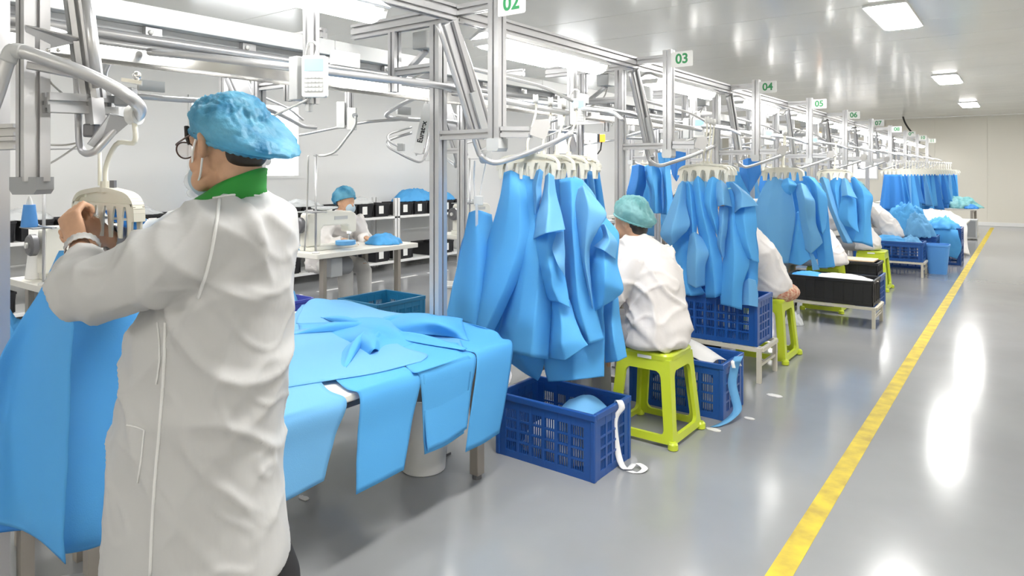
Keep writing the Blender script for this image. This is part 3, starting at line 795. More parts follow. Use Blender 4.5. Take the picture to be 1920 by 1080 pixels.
def hang(name, label, tp, ed, bt, m, seed, xe=-1.925):
    """strip lying on the table and folding over its front edge; tp / ed on the table, bt the hanging end (pixels)"""
    rows = [[atZ(u, v_, z) for u, v_, z in r_] for r_ in tp]
    e = [atZ(u, v_, TZ + 0.012) for u, v_ in ed]
    e = [V(min(p.x, xe - 0.012), p.y, p.z) for p in e]
    rows.append(e)
    rows.append([V(xe + 0.003, p.y, TZ - 0.012) for p in e])
    b = [atX(u, v_, xe + o_) for u, v_, o_ in bt]
    mid = [V(xe + 0.012, p.y * 0.5 + q.y * 0.5, p.z * 0.5 + q.z * 0.5) for p, q in zip(e, b)]
    rows += [mid, b]
    return drape(rows, m, name, label, nu=20, nv=44, wob=0.003, seed=seed)
hang('gown_strip', 'light blue strip hanging over the table edge beside the white coat', [[(470, 640, TZ + 0.02), (540, 640, TZ + 0.02), (570, 650, TZ + 0.02)], [(430, 690, TZ + 0.014), (510, 690, TZ + 0.014), (575, 680, TZ + 0.014)]], [(380, 760), (500, 770), (612, 728)], [(420, 990, 0.03), (515, 950, 0.035), (606, 902, 0.02)], 'cloth_sky', 1)
hang('gown_strip', 'longest light blue strip hanging in the middle of the table front', [[(560, 606, TZ + 0.022), (640, 606, TZ + 0.03), (705, 625, TZ + 0.03)], [(570, 650, TZ + 0.02), (660, 650, TZ + 0.022), (730, 650, TZ + 0.018)]], [(640, 722), (700, 707), (757, 686)], [(668, 927, 0.03), (715, 903, 0.03), (757, 881, 0.02)], 'cloth_blue', 2)
hang('gown_strip', 'blue strip with double hem hanging in front of the white bucket', [[(700, 612, TZ + 0.04), (780, 606, TZ + 0.04), (850, 612, TZ + 0.04)], [(740, 640, TZ + 0.022), (790, 640, TZ + 0.022), (855, 636, TZ + 0.022)]], [(768, 687), (820, 672), (866, 655)], [(802, 846, 0.035), (840, 828, 0.03), (876, 803, 0.02)], 'cloth_blue', 3)
hang('gown_strip', 'second layer of the blue strip before the white bucket', [[(715, 620, TZ + 0.02), (780, 615, TZ + 0.02), (850, 620, TZ + 0.02)]], [(764, 690), (815, 676), (862, 659)], [(796, 852, 0.015), (834, 836, 0.012), (870, 812, 0.008)], 'cloth_blue', 4)
hang('gown_strip', 'blue strip at the table corner beside the slotted crate', [[(800, 600, TZ + 0.05), (850, 600, TZ + 0.06), (900, 612, TZ + 0.05)], [(850, 625, TZ + 0.03), (890, 622, TZ + 0.03), (930, 622, TZ + 0.03)]], [(872, 655), (905, 645), (942, 634)], [(872, 848, 0.01), (905, 832, 0.012), (936, 812, 0.0)], 'cloth_blue', 5)
# loose sheets on top of the table
def zsheet(name, label, rows, m, seed, wob=0.004, nu=30, nv=26):
    return drape([[atZ(u, v_, TZ + dz) for u, v_, dz in r_] for r_ in rows], m, name, label, nu=nu, nv=nv, wob=wob, seed=seed)
zsheet('gown_sheet', 'pale blue sheet spread over the rear of the low table', [[(565, 572, .012), (640, 562, .02), (730, 585, .05), (800, 590, .07), (868, 604, .06)], [(545, 600, .012), (640, 590, .02), (720, 606, .05), (800, 612, .05), (872, 628, .03)], [(530, 640, .012), (640, 625, .016), (720, 628, .03), (790, 640, .02), (868, 652, .012)]], 'cloth_sky', 6)
zsheet('gown_sheet', 'light blue sheet lying across the front of the low table', [[(450, 640, .02), (560, 618, .025), (690, 612, .035), (720, 632, .03)], [(450, 660, .024), (580, 645, .026), (690, 640, .03), (760, 652, .022)], [(440, 700, .024), (590, 680, .026), (690, 672, .026), (800, 665, .022)], [(440, 742, .016), (600, 716, .018), (700, 700, .018), (790, 678, .014)]], 'cloth_sky', 7)
zsheet('gown_sheet', 'twisted blue sheet bunched up in the middle of the table', [[(560, 622, .02), (640, 600, .04), (710, 596, .075), (760, 612, .03)], [(600, 626, .02), (660, 612, .05), (712, 612, .085), (770, 625, .03)], [(640, 640, .02), (690, 632, .07), (718, 636, .04), (780, 642, .02)], [(690, 668, .02), (700, 655, .05), (712, 660, .02), (740, 655, .02)]], 'cloth_blue', 8, 0.008)
zsheet('gown_sheet', 'blue sheet rolled along the far edge of the table by the post', [[(690, 600, .03), (760, 588, .075), (820, 590, .085), (866, 598, .06)], [(720, 612, .05), (780, 602, .095), (830, 606, .10), (870, 612, .06)], [(740, 630, .02), (800, 628, .04), (850, 632, .03), (880, 640, .02)]], 'cloth_blue', 9, 0.006)
zsheet('gown_sheet', 'crumpled pale sheet corner at the rear left of the table', [[(570, 572, .03), (590, 560, .06), (640, 566, .03), (690, 580, .03)], [(560, 590, .02), (600, 585, .03), (650, 590, .03), (700, 598, .03)], [(556, 606, .016), (610, 606, .02), (660, 604, .03), (710, 606, .03)]], 'cloth_sky', 10, 0.006)
# folds running out from the knot of cloth on the table
tw = [o for o in bpy.data.objects if o.get('label', '').startswith('twisted blue sheet')][0]
def fold(p0, p1, w_, h_, seed):
    a, c = atZ(p0[0], p0[1], TZ + 0.03), atZ(p1[0], p1[1], TZ + 0.022); d = (c - a).normalized(); s_ = Vector((-d.y, d.x, 0)); rows = []
    for k in range(6):
        f = k / 5.0; q = a.lerp(c, f) + s_ * (0.02 * math.sin(3 * f + seed)); hh = h_ * math.sin(math.pi * (0.25 + 0.75 * f)) ; ww = w_ * (0.5 + 0.7 * math.sin(math.pi * f))
        rows.append([q - s_ * ww, q - s_ * ww * 0.45 + UP * hh * 0.5, q - s_ * ww * 0.1 + UP * hh, q + s_ * ww * 0.25 + UP * hh * 0.75, q + s_ * ww * 0.3 + UP * 0.004])
    drape(rows, 'cloth_blue', 'cloth_fold', '', parent=tw, nu=16, nv=24, wob=0.003, seed=seed)
for i, (p0, p1, w_, h_) in enumerate((((700, 620), (548, 628), 0.05, 0.045), ((700, 628), (640, 690), 0.045, 0.04), ((708, 616), (790, 602), 0.06, 0.05), ((712, 626), (872, 655), 0.04, 0.028), ((690, 616), (600, 596), 0.05, 0.04), ((705, 632), (700, 662), 0.03, 0.04))):
    fold(p0, p1, w_, h_, i + 3)
# white bucket under the table
t = thing('bucket', 'white plastic bucket standing under the low table', 'bucket', (-2.31, 2.36, 0))
MB().lathe([(0.10, 0.0), (0.105, 0.004), (0.122, 0.34), (0.128, 0.342), (0.128, 0.355), (0.118, 0.355), (0.1, 0.02)], (-2.31, 2.36, 0), 28).build('pail', 'white_plastic', t, smooth='auto')
MB().tube(cr([V(-2.31 - 0.125, 2.36, 0.33), V(-2.31, 2.27, 0.26), V(-2.31 + 0.125, 2.36, 0.33)], 16), 0.003, 6).build('handle', 'alu_tube', t, smooth=True)

# ------------------------------------------------------------------ garment hangers and hanging pieces
def hanger(x, y, z, label, group=None, hx=0.0, hy=0.06, hz=1.79, w_=0.37, nclip=6):
    """z = underside of the body"""
    t = thing('garment_hanger', label, 'hanger', (x, y, z - 0.09), group)
    h_ = w_ / 2
    top = [(-h_, -0.03), (-h_ + 0.008, 0.01), (-h_ * 0.76, 0.034), (-h_ * 0.3, 0.045), (0, 0.048), (h_ * 0.3, 0.045), (h_ * 0.76, 0.034), (h_ - 0.008, 0.01), (h_, -0.03)]
    b = MB()
    tp = cr([V(p, 0, q) for p, q in top], 34)
    for i in range(len(tp) - 1):
        a = tp[i]; c = tp[i + 1]
        b.bar(V(x, y, z) + a, V(x, y, z) + c, 0.028, 0.012, up=(0, 0.0, 1) if abs((c - a).normalized().z) < 0.95 else (1, 0, 0))
    b.b2((x - h_ + 0.012, y - 0.003, z + 0.012), (x + h_ - 0.012, y + 0.003, z + 0.024))
    b.b2((x - h_ * 0.62, y - 0.0035, z + 0.024), (x + h_ * 0.62, y + 0.0035, z + 0.034))
    b.b2((x - 0.09, y - 0.004, z + 0.034), (x + 0.09, y + 0.004, z + 0.043))
    b.b2((x - h_ + 0.008, y - 0.014, z + 0.006), (x + h_ - 0.008, y + 0.014, z + 0.013))
    b.build('body', 'cream_plastic', t)
    for k in range(nclip):
        cx = x - h_ + 0.02 + (w_ - 0.04) * k / (nclip - 1)
        c = MB()
        for s_ in (-1, 1):
            c.prism([(-0.022, 0.008), (-0.013, -0.02), (-0.007, -0.075), (0.007, -0.075), (0.013, -0.02), (0.022, 0.008)], (cx, y + s_ * 0.011, z), (1, 0, 0), (0, 0, 1), 0.005)
        c.b2((cx - 0.008, y - 0.013, z - 0.03), (cx + 0.008, y + 0.013, z - 0.024))
        c.build('clip', 'cream_plastic', t)
    tz = z + 0.05
    MB().lathe([(0.016, 0), (0.014, 0.03)], (x, y, tz - 0.01), 10).build('collar', 'cream_plastic', t)
    p = [V(x, y, tz), V(x, y, tz + 0.06), V(x + hx * 0.4, y + hy * 0.4, tz + 0.12), V(x + hx, y + hy, hz - 0.06), V(x + hx, y + hy, hz - 0.004)]
    MB().tube(cr(p, 18), 0.0065, 8).build('hook', 'cream_plastic', t, smooth=True)
    MB().lathe([(0.012, -0.014), (0.026, -0.012), (0.022, 0.0), (0.026, 0.012), (0.012, 0.014)], (x + hx, y + hy, hz + 0.012), 16, axis=(0.85, 0.5, 0)).build('wheel', 'white_plastic', t, smooth='auto')
    return t

def pieces(st, Yb, x0, y0, s, data, word):
    """data: list of (label, material, rows); rows in crop pixels (x, y, dy) with dy the offset in metres along the line"""
    for i, (lb, m, rows) in enumerate(data):
        rr = [[atY(x0 + x / s, y0 + y_ / s, Yb + dy * 1.5) for x, y_, dy in r_] for r_ in rows]
        drape(rr, m, 'gown_piece', lb, nu=31, nv=37, wob=0.005, seed=st * 20 + i, sharp=0.6)

# station two bundle
for k, yy in enumerate((2.80, 2.92, 3.03, 3.13)):
    hanger(-2.012 + 0.012 * k, yy, 1.458, ['nearest cream clip hanger at station two', 'second cream clip hanger at station two', 'third cream clip hanger at station two', 'rearmost cream clip hanger at station two'][k], 'clip hangers at station two', hx=-0.055 + 0.01 * k, hy=0.15 - 0.012 * k, hz=1.79 - 0.006 * k)
pieces(2, 2.80, 860, 270, 2.4, [
    ('wide blue gown piece at the left of the station two bundle', 'cloth_blue', [
        [(205, 128, -.01), (235, 118, -.02), (262, 130, .0), (300, 150, .0)],
        [(185, 250, -.01), (225, 255, -.04), (275, 250, -.03), (318, 290, .0)],
        [(135, 420, .0), (200, 430, -.05), (270, 440, -.05), (332, 425, -.01)],
        [(62, 650, .02), (130, 660, -.05), (200, 660, -.06), (262, 630, -.02)],
        [(0, 925, .05), (35, 935, -.02), (70, 942, -.05), (104, 952, -.03)]]),
    ('blue gown piece in the centre of the station two bundle', 'cloth_blue', [
        [(250, 150, .02), (290, 140, .0), (325, 150, .01), (352, 150, .02)],
        [(262, 330, .01), (300, 340, -.01), (340, 350, -.01), (370, 330, .02)],
        [(240, 560, .02), (300, 560, -.04), (360, 560, -.05), (400, 560, .0)],
        [(200, 760, .03), (270, 780, -.06), (345, 780, -.07), (418, 740, .0)],
        [(160, 915, .05), (240, 940, -.05), (330, 958, -.07), (405, 968, -.01)]]),
    ('narrow blue piece hanging behind the left fold at station two', 'cloth_blue', [
        [(280, 160, .05), (310, 160, .05)], [(255, 500, .05), (330, 480, .05)], [(180, 760, .06), (260, 740, .06)], [(105, 945, .06), (155, 957, .05)]]),
    ('narrow pale fold beside the curled flap at station two', 'cloth_sky', [
        [(350, 120, -.01), (365, 112, -.03), (380, 125, -.01)], [(332, 180, .0), (348, 190, -.04), (372, 185, -.02)], [(335, 240, .0), (350, 250, -.05), (372, 235, -.03)], [(338, 300, .01), (345, 320, -.03), (356, 290, -.02)]]),
    ('curled pale flap in the middle of the station two bundle', 'cloth_sky', [
        [(388, 145, -.02), (408, 130, -.05), (428, 145, -.02)],
        [(375, 230, -.02), (405, 240, -.07), (442, 230, -.03)],
        [(352, 330, -.03), (398, 330, -.11), (460, 310, -.05)],
        [(336, 428, -.03), (392, 402, -.13), (480, 385, -.07)]]),
    ('twisted strip under the curled flap of station two', 'cloth_blue', [
        [(350, 380, -.01), (405, 370, -.03), (472, 370, -.02)],
        [(330, 450, -.02), (400, 470, -.06), (474, 470, -.03)],
        [(345, 540, -.02), (410, 560, -.08), (474, 560, -.02)],
        [(378, 640, -.02), (425, 650, -.07), (488, 650, -.03)],
        [(408, 706, -.02), (450, 712, -.06), (502, 738, -.04)]]),
    ('pale inner fold of the twisted strip at station two', 'cloth_sky', [
        [(440, 400, -.045), (472, 392, -.05)], [(420, 470, -.065), (476, 470, -.06)], [(440, 530, -.075), (478, 540, -.06)], [(472, 585, -.06), (478, 600, -.06)]]),
    ('blue piece with a pointed corner under the twisted strip', 'cloth_blue', [
        [(420, 690, .0), (450, 690, -.01), (500, 700, .0)], [(415, 800, .0), (460, 800, -.05), (530, 800, -.02)], [(408, 900, .0), (465, 900, -.07), (560, 870, -.03)], [(400, 962, .01), (480, 972, -.06), (582, 904, -.03)]]),
    ('deep blue piece right of the curl at station two', 'cloth_blue', [
        [(455, 160, .06), (505, 150, .03), (560, 165, .06)], [(462, 330, .05), (510, 330, .0), (560, 340, .04)], [(472, 560, .05), (525, 560, -.03), (590, 560, .03)], [(485, 760, .05), (550, 760, -.03), (625, 760, .03)], [(520, 900, .05), (590, 900, -.02), (655, 880, .03)]]),
    ('pale leaf-shaped flap at the right of station two', 'cloth_sky', [
        [(540, 200, .0), (560, 186, -.03), (585, 210, .0)], [(527, 265, .0), (585, 290, -.05), (664, 312, -.02)], [(535, 380, .01), (575, 400, -.05), (628, 385, -.03)], [(552, 520, .01), (570, 530, -.04), (588, 480, -.02)], [(600, 735, .0), (604, 742, -.01), (600, 700, .0)]]),
    ('blue cone-shaped fold behind the pale flap at station two', 'cloth_blue', [
        [(590, 300, .08), (640, 310, .06), (700, 370, .08)], [(590, 430, .05), (650, 430, .03), (722, 410, .08)], [(585, 520, .03), (660, 540, -.01), (716, 540, .06)], [(590, 620, .03), (660, 630, -.02), (742, 655, .05)], [(606, 758, .03), (650, 730, .0), (700, 700, .04)]]),
    ('small pale corner at the right edge of station two', 'cloth_sky', [
        [(640, 365, .03), (655, 360, .02), (670, 385, .03)], [(650, 420, .03), (680, 430, .0), (715, 440, .04)], [(610, 460, .02), (655, 480, -.02), (705, 520, .03)]]),
    ('blue piece at the lower right of the station two bundle', 'cloth_blue', [
        [(655, 700, .10), (690, 690, .08), (715, 690, .10)], [(650, 800, .10), (690, 800, .05), (728, 800, .09)], [(655, 900, .10), (700, 900, .04), (745, 890, .09)], [(660, 985, .10), (715, 978, .05), (757, 958, .09)]]),
    ('wide bottom hem piece of the station two bundle', 'cloth_blue', [
        [(430, 700, .04), (520, 700, .04), (650, 700, .05)], [(400, 850, .03), (520, 850, .02), (655, 850, .05)], [(385, 985, .02), (520, 985, -.01), (656, 960, .05)], [(402, 1070, .02), (520, 1062, -.02), (655, 1046, .05)]]),
    ('low pointed hem piece at the bottom left of station two', 'cloth_blue', [
        [(170, 880, .08), (280, 900, .06), (390, 900, .07)], [(165, 930, .08), (280, 960, .05), (388, 960, .07)], [(280, 1020, .08), (330, 1035, .06), (380, 1010, .07)], [(350, 1058, .08), (358, 1064, .07), (366, 1050, .07)]]),
    ('pale sheet hanging at the rear of the station two bundle', 'cloth_sky', [
        [(480, 150, .14), (520, 145, .12), (560, 160, .14)], [(470, 260, .14), (550, 260, .10), (620, 250, .14)], [(480, 480, .15), (580, 480, .12), (680, 470, .16)], [(520, 800, .15), (600, 800, .12), (700, 780, .16)]]),
], 'two')
# the clipped piece left of the bundle, hanging on its own cord
t = thing('clip_hanger', 'white cord with a clip holding the left blue piece', 'hanger', at(897, 395, 3.62))
MB().tube(cr([at(890, 302, 3.45), at(889, 340, 3.6), at(893, 395, 3.62)], 12), 0.004, 6).build('cord', 'elastic_white', t, smooth=True)
MB().tube(cr([at(912, 300, 3.45), at(905, 335, 3.6), at(900, 365, 3.62)], 12), 0.003, 6).build('cord', 'elastic_white', t, smooth=True)
MB().box(at(897, 376, 3.62), (0.05, 0.02, 0.05), YAW).build('clip_head', 'white_plastic', t, bevel=0.004)
MB().box(at(894, 403, 3.61), (0.014, 0.012, 0.12), YAW).build('clip_jaw', 'clear_plastic', t)
def free(name, label, m, rows, seed=0, cat='cloth', wob=0.004, nu=22, nv=30):
    return drape([[at(*p) for p in r_] for r_ in rows], m, name, label, cat, nu=nu, nv=nv, wob=wob, seed=seed)
free('gown_piece', 'separate blue piece clipped up left of the station two bundle', 'cloth_blue', [[(880, 398, 3.66), (897, 394, 3.63), (922, 402, 3.66)], [(866, 460, 3.68), (897, 455, 3.58), (930, 470, 3.66)], [(848, 540, 3.7), (893, 540, 3.56), (925, 540, 3.66)], [(834, 598, 3.7), (885, 612, 3.58), (920, 640, 3.66)]], 31)
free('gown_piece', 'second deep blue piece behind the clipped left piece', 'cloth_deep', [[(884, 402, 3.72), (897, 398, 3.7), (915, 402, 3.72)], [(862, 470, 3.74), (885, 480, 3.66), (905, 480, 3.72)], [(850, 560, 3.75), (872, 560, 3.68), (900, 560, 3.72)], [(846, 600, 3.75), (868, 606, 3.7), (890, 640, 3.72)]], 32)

# station three bundle
for k, yy in enumerate((4.65, 4.77, 4.89)):
    hanger(-1.815 - 0.02 * k, yy, 1.425, ['nearest cream clip hanger at station three', 'second cream clip hanger at station three', 'rearmost cream clip hanger at station three'][k], 'clip hangers at station three', hx=0.0, hy=0.06, hz=1.775)
pieces(3, 4.60, 1160, 250, 3.086, [
    ('pale pointed piece at the left of the station three bundle', 'cloth_sky', [
        [(345, 300, .0), (368, 275, -.02), (390, 285, .0)], [(300, 420, .02), (345, 410, -.05), (392, 400, .0)], [(240, 580, .03), (310, 560, -.09), (412, 535, -.03)], [(298, 652, .0), (310, 645, -.05), (330, 630, -.04)]]),
    ('deep blue piece under the pale left point of station three', 'cloth_blue', [
        [(330, 480, .06), (370, 470, .05), (410, 470, .06)], [(310, 620, .06), (365, 610, .03), (420, 600, .05)], [(330, 780, .06), (370, 780, .03), (420, 780, .05)], [(355, 925, .06), (420, 940, .02), (505, 930, .05)]]),
    ('crinkled blue strip at station three', 'cloth_blue', [
        [(388, 290, .0), (405, 280, -.02), (425, 300, .0)], [(388, 400, .01), (420, 400, -.03), (445, 420, .0)], [(400, 500, .02), (425, 500, -.03), (452, 520, .0)], [(405, 590, .02), (430, 590, -.02), (450, 600, .0)]]),
    ('long blue piece left of centre at station three', 'cloth_blue', [
        [(435, 275, .01), (460, 245, -.01), (495, 280, .01)], [(430, 400, .01), (475, 400, -.04), (520, 420, .0)], [(460, 560, .02), (510, 560, -.04), (560, 580, .0)], [(490, 740, .03), (540, 740, -.03), (600, 740, .01)], [(505, 950, .04), (560, 950, -.01), (606, 930, .02)]]),
    ('rounded pale lobe in the lower middle of station three', 'cloth_sky', [
        [(410, 590, .0), (440, 570, -.03), (480, 600, .0)], [(398, 690, .0), (450, 690, -.06), (525, 690, -.02)], [(395, 790, .0), (445, 790, -.07), (502, 770, -.02)], [(400, 870, .0), (445, 895, -.05), (500, 880, .0)]]),
    ('blue tapering fold at the centre of station three', 'cloth_blue', [
        [(520, 270, -.01), (545, 250, -.03), (600, 280, -.01)], [(485, 400, -.01), (530, 400, -.07), (575, 420, -.03)], [(530, 520, .0), (555, 520, -.06), (580, 530, -.03)], [(572, 590, .0), (578, 600, -.03), (584, 590, -.01)]]),
    ('curled blue flap with a dark hollow at station three', 'cloth_sky', [
        [(560, 290, -.02), (590, 270, -.05), (625, 300, -.02)], [(560, 340, -.03), (600, 340, -.10), (640, 350, -.05)], [(572, 425, -.04), (605, 415, -.13), (655, 425, -.06)]]),
    ('narrow pale tail under the curled flap of station three', 'cloth_sky', [
        [(585, 420, -.02), (610, 420, -.04), (635, 430, -.02)], [(575, 540, -.02), (600, 540, -.06), (630, 540, -.03)], [(568, 640, -.01), (590, 650, -.05), (615, 640, -.02)], [(600, 720, -.01), (606, 728, -.03), (612, 710, -.02)]]),
    ('broad blue front piece of station three reaching lowest', 'cloth_blue', [
        [(620, 330, .02), (650, 320, .0), (690, 330, .02)], [(610, 520, .02), (660, 520, -.03), (710, 520, .01)], [(605, 720, .02), (670, 720, -.05), (760, 720, .0)], [(592, 900, .02), (660, 900, -.05), (720, 880, .0)], [(588, 990, .02), (650, 1005, -.04), (712, 1022, .0)]]),
    ('pale peaked flap at the upper right of station three', 'cloth_sky', [
        [(640, 290, .0), (660, 280, -.03), (690, 300, .0)], [(670, 370, .0), (710, 340, -.06), (770, 370, -.02)], [(660, 470, .0), (710, 430, -.08), (808, 418, -.03)]]),
    ('blue hanging lobe at the right of station three', 'cloth_blue', [
        [(690, 420, .0), (730, 410, -.02), (790, 415, .0)], [(655, 500, .0), (725, 500, -.05), (800, 530, .0)], [(680, 610, .0), (740, 610, -.05), (795, 600, .0)], [(740, 720, .0), (775, 735, -.04), (812, 748, .0)]]),
    ('blue underlayer at the right of station three', 'cloth_blue', [
        [(640, 500, .07), (700, 490, .06), (790, 520, .07)], [(680, 680, .07), (740, 680, .05), (810, 690, .07)], [(700, 840, .07), (750, 830, .04), (806, 820, .07)], [(712, 940, .07), (750, 930, .05), (800, 930, .07)]]),
    ('square tail at the lower right of station three', 'cloth_sky', [
        [(715, 870, .03), (750, 840, .0), (790, 850, .03)], [(712, 930, .03), (755, 930, .0), (808, 930, .03)], [(708, 990, .03), (755, 995, .0), (806, 1005, .03)]]),
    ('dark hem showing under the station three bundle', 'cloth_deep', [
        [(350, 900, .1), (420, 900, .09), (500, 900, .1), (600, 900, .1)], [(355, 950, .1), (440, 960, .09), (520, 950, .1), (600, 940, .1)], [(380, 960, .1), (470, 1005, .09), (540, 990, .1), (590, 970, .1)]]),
], 'three')
# station four bundle
for k, yy in enumerate((6.65, 6.77)):
    hanger(-1.835 - 0.02 * k, yy, 1.41, ['near cream clip hanger at station four', 'rear cream clip hanger at station four'][k], 'clip hangers at station four', hz=1.775)
pieces(4, 6.65, 1400, 300, 4.154, [
    ('broad flat pale blue gown body hanging at station four', 'cloth_sky', [
        [(165, 150, .0), (220, 130, -.01), (280, 150, .0), (330, 150, .0)], [(110, 250, .0), (190, 260, -.03), (280, 260, -.03), (350, 250, .0)], [(40, 450, .0), (150, 450, -.04), (270, 450, -.04), (380, 420, .0)], [(95, 640, .0), (180, 640, -.04), (280, 640, -.04), (360, 600, .0)], [(180, 795, .0), (220, 800, -.03), (280, 805, -.03), (325, 805, .0)]]),
    ('folded lapel of blue cloth at station four', 'cloth_blue', [
        [(290, 150, -.02), (320, 140, -.04), (360, 160, -.02)], [(270, 200, -.03), (330, 190, -.07), (392, 195, -.04)], [(300, 250, -.03), (330, 240, -.06), (380, 225, -.04)], [(342, 275, -.03), (350, 262, -.05), (360, 255, -.04)]]),
    ('curled strip hanging down the middle of station four', 'cloth_sky', [
        [(385, 190, -.02), (420, 180, -.05), (470, 200, -.02)], [(385, 260, -.02), (440, 260, -.10), (510, 280, -.05)], [(400, 340, -.02), (455, 320, -.12), (532, 330, -.06)], [(420, 480, -.01), (470, 470, -.08), (540, 490, -.04)], [(445, 620, -.01), (500, 610, -.07), (580, 600, -.03)], [(458, 700, .0), (500, 730, -.05), (592, 645, -.02)]]),
    ('blue piece at the lower middle of station four', 'cloth_blue', [
        [(360, 420, .03), (400, 400, .02), (440, 430, .03)], [(345, 580, .03), (400, 580, .0), (450, 580, .03)], [(330, 720, .03), (400, 720, .0), (470, 700, .03)], [(325, 800, .03), (420, 820, .0), (500, 770, .03)]]),
    ('blue piece at the upper right of station four', 'cloth_blue', [
        [(430, 130, .02), (480, 125, .0), (530, 140, .02)], [(495, 210, .02), (540, 200, -.03), (610, 260, .02)], [(510, 380, .02), (560, 360, -.04), (630, 340, .02)], [(570, 560, .02), (590, 580, -.03), (615, 540, .02)]]),
    ('deep blue underlayer at the right of station four', 'cloth_blue', [
        [(500, 200, .08), (560, 200, .07), (620, 260, .08)], [(520, 450, .08), (580, 450, .06), (640, 450, .08)], [(540, 650, .08), (600, 650, .05), (660, 640, .08)], [(560, 840, .08), (620, 840, .06), (690, 830, .08)]]),
    ('broad rear layer of the station four bundle', 'cloth_blue', [
        [(180, 160, .12), (330, 150, .11), (450, 150, .12), (580, 180, .12)], [(130, 400, .12), (300, 400, .10), (480, 400, .12), (620, 400, .12)], [(190, 640, .12), (330, 640, .10), (480, 640, .12), (630, 640, .12)], [(200, 770, .12), (330, 790, .11), (480, 780, .12), (640, 760, .12)]]),
    ('thin pale tail at the bottom of station four', 'cloth_sky', [[(490, 720, -.02), (520, 730, -.03)], [(505, 790, -.02), (545, 790, -.03)], [(515, 860, -.02), (570, 852, -.02)]]),
], 'four')
# station five bundle
for k, yy in enumerate((8.57, 8.70)):
    hanger(-1.78 - 0.02 * k, yy, 1.40, ['near cream clip hanger at station five', 'rear cream clip hanger at station five'][k], 'clip hangers at station five', hz=1.775)
pieces(5, 8.57, 1400, 300, 4.154, [
    ('pale blue piece at the left of the station five bundle', 'cloth_sky', [
        [(560, 150, .0), (590, 130, -.02), (640, 150, .0)], [(590, 220, .0), (620, 210, -.04), (660, 230, .0)], [(630, 350, .01), (660, 350, -.03), (700, 370, .0)], [(690, 500, .02), (720, 500, -.02), (750, 500, .0)], [(750, 640, .03), (790, 650, .0), (828, 650, .02)]]),
    ('curled flap at the top of the station five bundle', 'cloth_sky', [
        [(740, 150, -.02), (765, 140, -.05), (790, 160, -.02)], [(735, 220, -.03), (780, 220, -.10), (830, 240, -.05)], [(740, 285, -.04), (790, 275, -.13), (862, 300, -.07)]]),
    ('hanging lobe in the middle of the station five bundle', 'cloth_blue', [
        [(740, 290, -.01), (790, 280, -.03), (850, 300, -.01)], [(718, 380, -.01), (790, 380, -.06), (860, 400, -.01)], [(712, 440, -.01), (790, 470, -.05), (865, 490, -.01)], [(760, 510, -.01), (820, 530, -.03), (876, 570, -.01)]]),
    ('blue fold around the hollow of the station five bundle', 'cloth_blue', [
        [(650, 160, .03), (700, 130, .0), (750, 150, .02)], [(655, 250, .03), (690, 240, .0), (720, 230, .02)], [(690, 400, .03), (720, 400, .0), (740, 400, .02)], [(720, 480, .03), (740, 490, .01), (760, 480, .02)]]),
    ('broad blue piece at the right of the station five bundle', 'cloth_blue', [
        [(805, 140, .02), (840, 130, .0), (870, 160, .02)], [(830, 230, .02), (900, 220, -.05), (960, 250, .0)], [(850, 330, .02), (915, 320, -.05), (985, 300, .0)], [(870, 480, .03), (920, 480, -.03), (965, 440, .02)], [(830, 640, .03), (900, 650, .0), (985, 680, .03)]]),
    ('rear blue layer of the station five bundle', 'cloth_blue', [
        [(650, 180, .1), (750, 170, .09), (850, 180, .1)], [(700, 400, .1), (800, 400, .09), (950, 400, .1)], [(750, 640, .1), (850, 640, .09), (960, 640, .1)]]),
], 'five')

# the row of finished gowns near the far end: alike hangers, each with one gown
def gown_hang(x, y, z1, z0, w0, w1, m, label, seed, group, rz=0.0, cat='cloth'):
    rows = []
    for t_ in (0, 0.3, 0.65, 1):
        wv = w0 + (w1 - w0) * t_; z = z1 + (z0 - z1) * t_
        r_ = []
        for k in range(7):
            s_ = -0.5 + k / 6.0
            d = Vector((s_ * wv, (0.045 * math.sin(k * 2.2 + seed) + 0.02 * math.sin(k * 4.1 + 2 * seed)) * (0.25 + t_), 0))
            d.rotate(Matrix.Rotation(rz, 3, 'Z'))
            r_.append(Vector((x, y, z + 0.02 * math.sin(seed * 3 + k) * t_)) + d)
        rows.append(r_)
    return drape(rows, m, 'gown_piece', label, cat, nu=22, nv=16, group=group)
for k in range(22):
    f = k / 21.0; yy = 13.7 + 4.9 * f; xx = -1.90 + 0.50 * f
    gown_hang(xx, yy, 1.37, 0.72 - 0.10 * math.sin(k * 2.3), 0.26, 0.42 + 0.12 * math.sin(k * 1.7), ['cloth_deep', 'cloth_blue', 'cloth_deep', 'cloth_sky', 'cloth_blue'][k % 5], 'blue gown hanging in the dense row beneath the last signs', k + 40, 'gowns in the dense row at the far end', rz=0.35 * math.sin(k * 3.1))
    if k == 0: h_ = hanger(xx, yy + 0.03, 1.42, 'cream clip hanger in the dense row beneath the last signs', 'hangers of the dense far row', hz=1.60)
    else: copy_tree(h_, (0.50 * f, 4.9 * f, 0))
